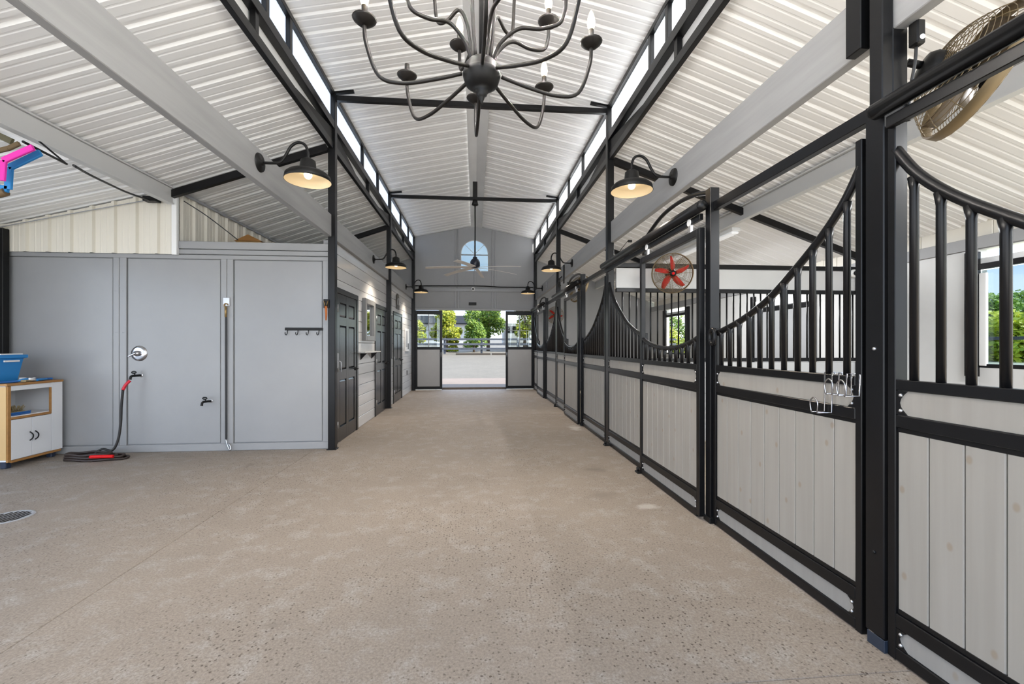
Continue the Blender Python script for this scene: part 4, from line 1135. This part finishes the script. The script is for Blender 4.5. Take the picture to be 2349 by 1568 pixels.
ho = thing('garden_hose', 'black hose with red cuff running from the tap to a coil on the floor', 'hose', (-4.3,5.55,0))
M().tube(smooth_path([(-4.22,5.645,.91),(-4.25,5.62,.86),(-4.275,5.61,.80)], 5), .017, 10).build('cuff', REDT, ho)
M().tube(smooth_path([(-4.275,5.61,.80),(-4.285,5.60,.6),(-4.285,5.59,.4),(-4.30,5.57,.2),(-4.35,5.55,.08),(-4.45,5.53,.10),(-4.52,5.50,.03),(-4.40,5.44,.02),(-4.20,5.47,.02)], 6), .0135, 10).build('drop', RUBBER, ho)
for k, (dx, dy, a, b, zz) in enumerate(((0,0,.30,.10,.016),(.04,.01,.33,.115,.016),(-.02,-.005,.27,.09,.044),(.02,0,.31,.10,.044),(-.05,.0,.24,.08,.07))):
    M().tube([(-4.47+dx+a*math.cos(2*PI*i/30), 5.44+dy+b*math.sin(2*PI*i/30), zz+.006*math.sin(5*2*PI*i/30)) for i in range(30)], .0145, 8, closed=True).build('coil', RUBB_B, ho)
M().tube(smooth_path([(-4.42,5.34,.055),(-4.30,5.33,.06),(-4.18,5.35,.055)],4), .019, 10).build('cuff', RED, ho)
# cross ties
t = thing('cross_tie', 'black cross tie strap hanging from a bracket on the wash wall batten', 'strap', (-3.15,5.74,1.9))
M().cbox(-3.19,-3.11,5.735,5.7515,1.84,1.95,.004).build('bracket', ZINC, t)
M().tube(arc((-3.15,5.725,1.85), .022, 0, 2*PI*11/12, 11), .006, 8).build('ring', BRASS, t)
M().cyl((-3.15,5.725,1.83),(-3.15,5.725,1.70), .013, 8).build('snap', BRASS, t)
M().ribbon([(-3.15,5.73,1.70),(-3.152,5.735,1.0),(-3.15,5.735,.15)], .022, (1,0,0), .006).build('strap', RUBBER, t)
M().tube(smooth_path([(-3.15,5.73,.15),(-3.13,5.72,.09),(-3.10,5.71,.03),(-3.08,5.705,.02),(-3.085,5.715,.06),(-3.12,5.73,.10)],4), .008, 8).build('hook', CHROME, t)
t = thing('cross_tie', 'rusty orange cross tie clip on the column at the wash bay corner', 'strap', (-1.90,5.66,1.9))
M().cbox(-1.93,-1.86,5.655,5.674,1.82,1.93,.004).build('bracket', BLACK_FLAT, t)
M().tube([(-1.905,5.645,1.84),(-1.92,5.645,1.905),(-1.87,5.645,1.905),(-1.885,5.645,1.84)], .006, 8, closed=True).build('ring', BRASS, t)
M().tube([(-1.895,5.645,1.84),(-1.89,5.645,1.74),(-1.893,5.645,1.66)], [.016,.014,.008], 8).build('snap', RUST, t)
hr = thing('hook_rack', 'black rack of four hooks on the right sheet of the wash wall', 'hook rack', (-2.2,5.75,1.55))
M().cbox(-2.44,-1.965,5.745,5.762,1.535,1.57,.003).build('bar', BLACK_FLAT, hr)
for i in range(4):
    x = -2.405 + i*.13
    M().tube(smooth_path([(x,5.745,1.54),(x,5.735,1.50),(x-.005,5.72,1.475),(x-.01,5.70,1.485),(x-.01,5.695,1.51)],4), .005, 8).build('hook', BLACK_FLAT, hr)
# floor drain
dr = thing('floor_drain', 'oval-looking round grey drain grate in the wash bay floor', 'drain', (-3.63,3.66,0))
M().lathe([(.0001,.002),(.13,.002),(.135,.006),(.15,.006),(.155,.001)], 28, (-3.63,3.66,0)).build('rim', GREYC, dr)
for i in range(-3,4):
    h = math.sqrt(.125**2-(i*.034)**2)
    for a, b in ((-h,-.004),(.004,h)):
        M().box(-3.63+i*.034-.009,-3.63+i*.034+.009,3.66+a,3.66+b,.002,.0045).build('slot', BLACK_FLAT, dr)

# cabinet
X0, X1, Y0, Y1 = -5.55, -5.03, 5.06, 5.70
cb = thing('cabinet', 'white cabinet with oak edging standing in the wash bay corner', 'cabinet', (-5.3,5.38,0))
b = M()
b.box(X0,X1-.02,Y0+.02,Y0+.04,.08,.90); b.box(X0,X1-.02,Y1-.03,Y1-.01,.08,.90); b.box(X0,X0+.015,Y0+.04,Y1-.03,.08,.90)
b.box(X0+.015,X1-.02,Y0+.04,Y1-.03,.08,.10); b.box(X0+.015,X1-.02,Y0+.04,Y1-.03,.545,.565)
b.build('carcass', WHITE, cb)
M().cbox(X0-.01,X1+.012,Y0,Y1,.90,.925,.004).build('top', OAK, cb)
M().cbox(X0,X1-.01,Y0+.012,Y0+.02,.10,.89,.002).build('side_panel', PINE, cb)
M().cbox(X1-.02,X1,Y0+.02,Y0+.055,.07,.90,.003).build('edge_strip', OAK, cb)
M().cbox(X1-.02,X1,Y0+.055,Y1-.02,.06,.085,.003).build('edge_strip', OAK, cb)
M().cbox(X1-.02,X1,Y0+.055,Y1-.135,.53,.555,.003).build('edge_strip', OAK, cb)
M().cbox(X1-.02,X1,Y1-.15,Y1-.135,.555,.845,.002).build('edge_strip', OAK, cb)
M().cbox(X1-.02,X1-.002,Y0+.055,Y1-.135,.845,.90,.002).build('fascia', WHITE, cb)
M().cbox(X1-.02,X1-.002,Y1-.133,Y1,.087,.90,.002).build('pilaster', WHITE, cb)
ym = (Y0+.055+Y1-.135)/2
for a, e, hy in ((Y0+.058,ym-.002,ym-.03),(ym+.002,Y1-.138,ym+.03)):
    dd = M().cbox(X1-.018,X1-.001,a,e,.09,.525,.003).build('door', WHITE, cb)
    M().tube(smooth_path([(X1,hy,.265),(X1+.02,hy+.012,.29),(X1+.022,hy+.014,.33),(X1,hy,.365)],4), .006, 8).build('handle', BLACK_FLAT, dd)
for yy in (Y0+.06,Y1-.08):
    for xx in (X0+.06,X1-.07): M().cbox(xx-.03,xx+.03,yy-.02,yy+.04,0,.08,.006).build('foot', mat('navy_foot',(.02,.03,.06),.5), cb)
# things on the cabinet
bk = thing('tub', 'bright blue plastic tub with white handles on top of the cabinet', 'tub', (-5.36,5.28,.926))
m = M(); vs = []
def ring(hx, hy, z): return [(-5.37+sx*hx+(.0), 5.28+sy*hy, z) for sx, sy in ((-1,-1),(1,-1),(1,1),(-1,1))]
lay = [ring(.13,.11,.927), ring(.165,.145,1.19), ring(.19,.17,1.20), ring(.19,.17,1.235), ring(.175,.155,1.235), ring(.155,.135,1.19), ring(.12,.10,.94)]
vs = [p for r_ in lay for p in r_]
fs = [(i*4+k,i*4+(k+1)%4,i*4+4+(k+1)%4,i*4+4+k) for i in range(len(lay)-1) for k in range(4)] + [(3,2,1,0),(24,25,26,27)]
m.add(vs, fs); m.build('body', BLUE, bk)
M().bar((-5.186,5.20,1.165),(-5.186,5.36,1.165), .012, .02).build('handle', WHITE_M, bk)
M().bar((-5.178,5.15,1.243),(-5.178,5.38,1.243), .02, .012).build('handle', WHITE_M, bk)
def tool(name, label, x, y, ang, body, handle, length=.2, hl=.1):
    t = thing(name, label, 'brush', (x,y,.926), 'grooming tools on the cabinet')
    u = Vector((math.cos(ang),math.sin(ang),0)); c = Vector((x,y,.940)); 
    M().bar(c-u*length*.5, c+u*length*.5, .055, .022, (0,0,1), .006).build('head', body, t)
    M().tube([c+u*length*.5, c+u*(length*.5+hl*.5)+Vector((0,0,.012)), c+u*(length*.5+hl)+Vector((0,0,.02))], [.012,.016,.012], 8).build('handle', handle, t)
tool('sweat_scraper', 'blue grooming brush lying at the front left of the cabinet top', -5.12, 5.14, 1.3, BLUE_D, BLUE)
tool('sweat_scraper', 'tan wooden brush beside the tub on the cabinet top', -5.08, 5.33, 1.9, BRISTLE, PAPER, .14, .08)
tool('sweat_scraper', 'white handled blue scraper in the middle of the cabinet top', -5.10, 5.50, -1.3, BLUE, WHITE_M, .16)
tool('sweat_scraper', 'blue scraper with white grip at the far end of the cabinet top', -5.16, 5.58, -2.0, BLUE_D, WHITE_M, .18)
tr = thing('tray', 'blue tray on the open shelf of the cabinet', 'tray', (-5.18,5.25,.566))
M().cbox(-5.32,-5.06,5.12,5.36,.566,.585,.006).build('base', BLUE_D, tr)
M().cbox(-5.075,-5.06,5.12,5.36,.586,.60,.003).build('lip', BLUE_D, tr)
bb = thing('brush', 'straw-coloured bristle brush lying on the blue tray', 'brush', (-5.17,5.24,.586))
M().cbox(-5.25,-5.09,5.16,5.33,.587,.605,.006).build('back', BRISTLE, bb)
m = M(); random.seed(3)
for i in range(160):
    x, y = random.uniform(-5.24,-5.10), random.uniform(5.17,5.32); m.cyl((x,y,.604),(x+random.uniform(-.03,.03),y+random.uniform(-.03,.03),.604+random.uniform(.03,.07)), .0025, 4)
m.build('bristles', BRISTLE, bb, kind='stuff')

# hay or twine on the beam, small clip items on right header
sg = thing('beam_sign', 'two small dark plates fixed to the far right header beam', 'sign', (1.82,10.9,2.88), None)
M().cbox(1.822,1.833,10.75,10.98,2.80,2.875,.003).build('plate', GREYC, sg)
M().cbox(1.822,1.833,10.75,10.98,2.89,2.965,.003).build('plate', GREYC, sg)
bk2 = thing('blanket_hook', 'dark metal hook set hanging on the right header beam by the middle lamp', 'hook', (1.82,8.8,2.75))
M().cbox(1.812,1.834,8.68,8.74,2.62,3.0,.004).build('plate', BRONZE, bk2)
for yy in (8.95,9.1): M().tube([(1.834,yy,2.80),(1.79,yy,2.76),(1.79,yy+.03,2.66),(1.80,yy-.02,2.60)], .012, 6).build('hook', BRONZE, bk2)
ch2 = thing('tagged_wire', 'thin wire with a tag hanging beside the middle right column', 'wire', (1.9,5.5,2.5))
M().tube([(1.86,5.668,2.44),(1.90,5.60,2.55),(1.93,5.52,2.62),(1.98,5.42,2.70)], .004, 6).build('wire', BRONZE, ch2)
M().cbox(1.98,2.03,5.40,5.43,2.68,2.71,.003).build('tag', BRONZE, ch2)

FARW = mat('weathered_white', (.38,.38,.38), .6)
# ------------------------------------------------------------------ outside: fence, timbers, trees, barn
def gz(y): return .02 if y < 16 else .02 + (y-16)/14*.72 if y < 30 else .74 + (y-30)/30*.76
fe = thing('paddock_fence', 'weathered grey rail fence across the gravel lot beyond the doorway', 'fence', (0,30,.74))
for i in range(-5,7):
    x = -2.1 + i*2.55 + 2.6*0
    M().cbox(x-.07,x+.07,29.93,30.07,gz(30)-.1,gz(30)+1.12,.01).build('post', FENCEM, fe)
for z0 in (.30,.62,.96):
    M().cbox(-15.5,14.5,29.86,29.93,gz(30)+z0,gz(30)+z0+.14,.006).build('rail', FENCEM, fe)
for i, (x0, x1) in enumerate(((-1.3,1.05),(1.15,3.0),(4.2,6.5))):
    tag(M().cbox(x0,x1,29.2,29.4,gz(29.2)-.06,gz(29.2)+.12,.02).build('railway_sleeper', TIEM), ('weathered timber lying before the fence left of the middle fence post','short timber lying before the fence right of the middle post','timber before the fence partly hidden by the right sliding door')[i], 'timber', 'timbers before the fence')
def tree(label, x, y, h, r, mt, n=1500, leaf=.16, seed=1, low=.25, cat='tree', zbase=None):
    random.seed(seed); z0 = gz(y) if zbase is None else zbase
    t = thing('tree', label, cat, (x,y,z0), 'trees outside')
    M().tube([(x,y,z0-.1),(x+.05,y,z0+h*.3),(x-.03,y,z0+h*.7)], [.05+h*.018,.04+h*.012,.02], 8).build('trunk', BARK, t)
    for k in range(4):
        a = k*1.7+seed; M().tube([(x,y,z0+h*(.25+.08*k)),(x+r*.55*math.cos(a),y+r*.55*math.sin(a),z0+h*(.45+.1*k))], [.035,.012], 6).build('branch', BARK, t)
    cl = []
    for k in range(16):
        f = random.random(); hh = low + (1-low)*f
        rad = r*math.sin(PI*min(1,.18+.80*f))**.8*.75
        a = random.uniform(0,2*PI); q = rad*math.sqrt(random.random())
        cl.append((x+q*math.cos(a), y+q*math.sin(a), z0+h*hh*.93, r*random.uniform(.28,.5)))
    vs, fs = [], []
    for i in range(n):
        cx, cy, cz, cr = random.choice(cl)
        d = Vector((random.gauss(0,1),random.gauss(0,1),random.gauss(0,1))).normalized()*cr*random.uniform(.55,1.0)
        p = Vector((cx,cy,max(cz+d.z*.8, z0+.1)))+Vector((d.x,d.y,0))
        u = Vector((random.gauss(0,1),random.gauss(0,1),random.gauss(0,.6))).normalized(); v = u.orthogonal().normalized()
        l = leaf*random.uniform(.6,1.3); b_ = len(vs)
        vs += [p-u*l*.5, p+v*l*.28, p+u*l*.5, p-v*l*.28]; fs.append((b_,b_+1,b_+2,b_+3))
    m = M(); m.add(vs, fs); _build(m, 'foliage', mt, t, kind='stuff')
    return t
tree('round yellow-green shrub behind the fence at the left of the doorway', -2.2, 33.5, 3.3, 1.35, LEAF_Y, 9000, .19, 2, .02)
tree('bushy young tree behind the fence in the middle of the doorway', -.1, 33.2, 2.5, 1.05, LEAF_G, 5000, .17, 3, .02)
tree('taller green tree filling the top of the doorway', 1.1, 36.5, 6.2, 2.3, LEAF_G, 14000, .22, 4, .24)
tree('yellow-green tree at the right edge of the doorway', 4.0, 34.5, 5.8, 1.9, LEAF_Y, 9000, .22, 5, .3)
tree('shrub seen through the left sliding door panes', -5.2, 32.8, 3.2, 1.6, LEAF_Y, 9000, .19, 6, .02)
tree('green tree seen through the right sliding door panes', 7.0, 35, 5.4, 2.2, LEAF_G, 9000, .20, 7, .25)
tree('low yellow bush under the trees seen through the right sliding door', 5.6, 31.6, 1.9, 1.1, LEAF_Y, 2400, .16, 8, .02)
labs = ['tall green tree beyond the pasture, left half of the nearest stall window','tall green tree beyond the pasture, right half of the nearest stall window','low yellow-green bush before the trees in the nearest stall window','green tree in the far stall window','yellow bush in the far stall window']
for i, (x, y, h, r, mt, sd) in enumerate(((58,43.6,6.2,5.0,LEAF_GB,11),(73,51,7.8,6.0,LEAF_GB,12),(46,33.6,3.1,4.4,LEAF_YB,13),(20,41.5,5.6,3.0,LEAF_G,18),(17.0,36.5,2.6,2.2,LEAF_Y,17))):
    tree(labs[i], x, y, h, r, mt, (9000 if i < 3 else 5000), .55 if i < 3 else .3, sd, .02, zbase=-.02)
bn = thing('neighbour_barn', 'long pale barn with dark roof beyond the trees at the left', 'building', (-16,62,1.5))
M().cbox(-34,1.0,60,68,1.4,4.35,.02).build('wall', FARW, bn)
M().prism([(59.4,4.3),(60,4.3),(64,5.5),(68.6,4.3),(68.6,4.5),(64,5.75),(59.4,4.45)],'x',-34.5,1.6).build('roof', mat('dark_roof',(.014,.016,.02),.9,spec=.1), bn)
for x in (-30,-24,-18,-12,-6): M().cbox(x,x+1.4,59.96,60.0,2.4,3.6,.01).build('window', LENS, bn)
tl = thing('white_trailer', 'white trailer parked beyond the fence between the trees', 'trailer', (3.9,40,1.0))
M().cbox(2.6,5.2,39,42,1.35,3.6,.25).build('body', FARW, tl)
M().cbox(2.9,4.9,38.98,39.0,2.5,3.1,.005).build('window', LENS, tl)
for xx in (2.8,4.7): M().cyl((xx,39.4,1.3),(xx+.25,39.4,1.3), .33, 16).build('wheel', RUBBER, tl)
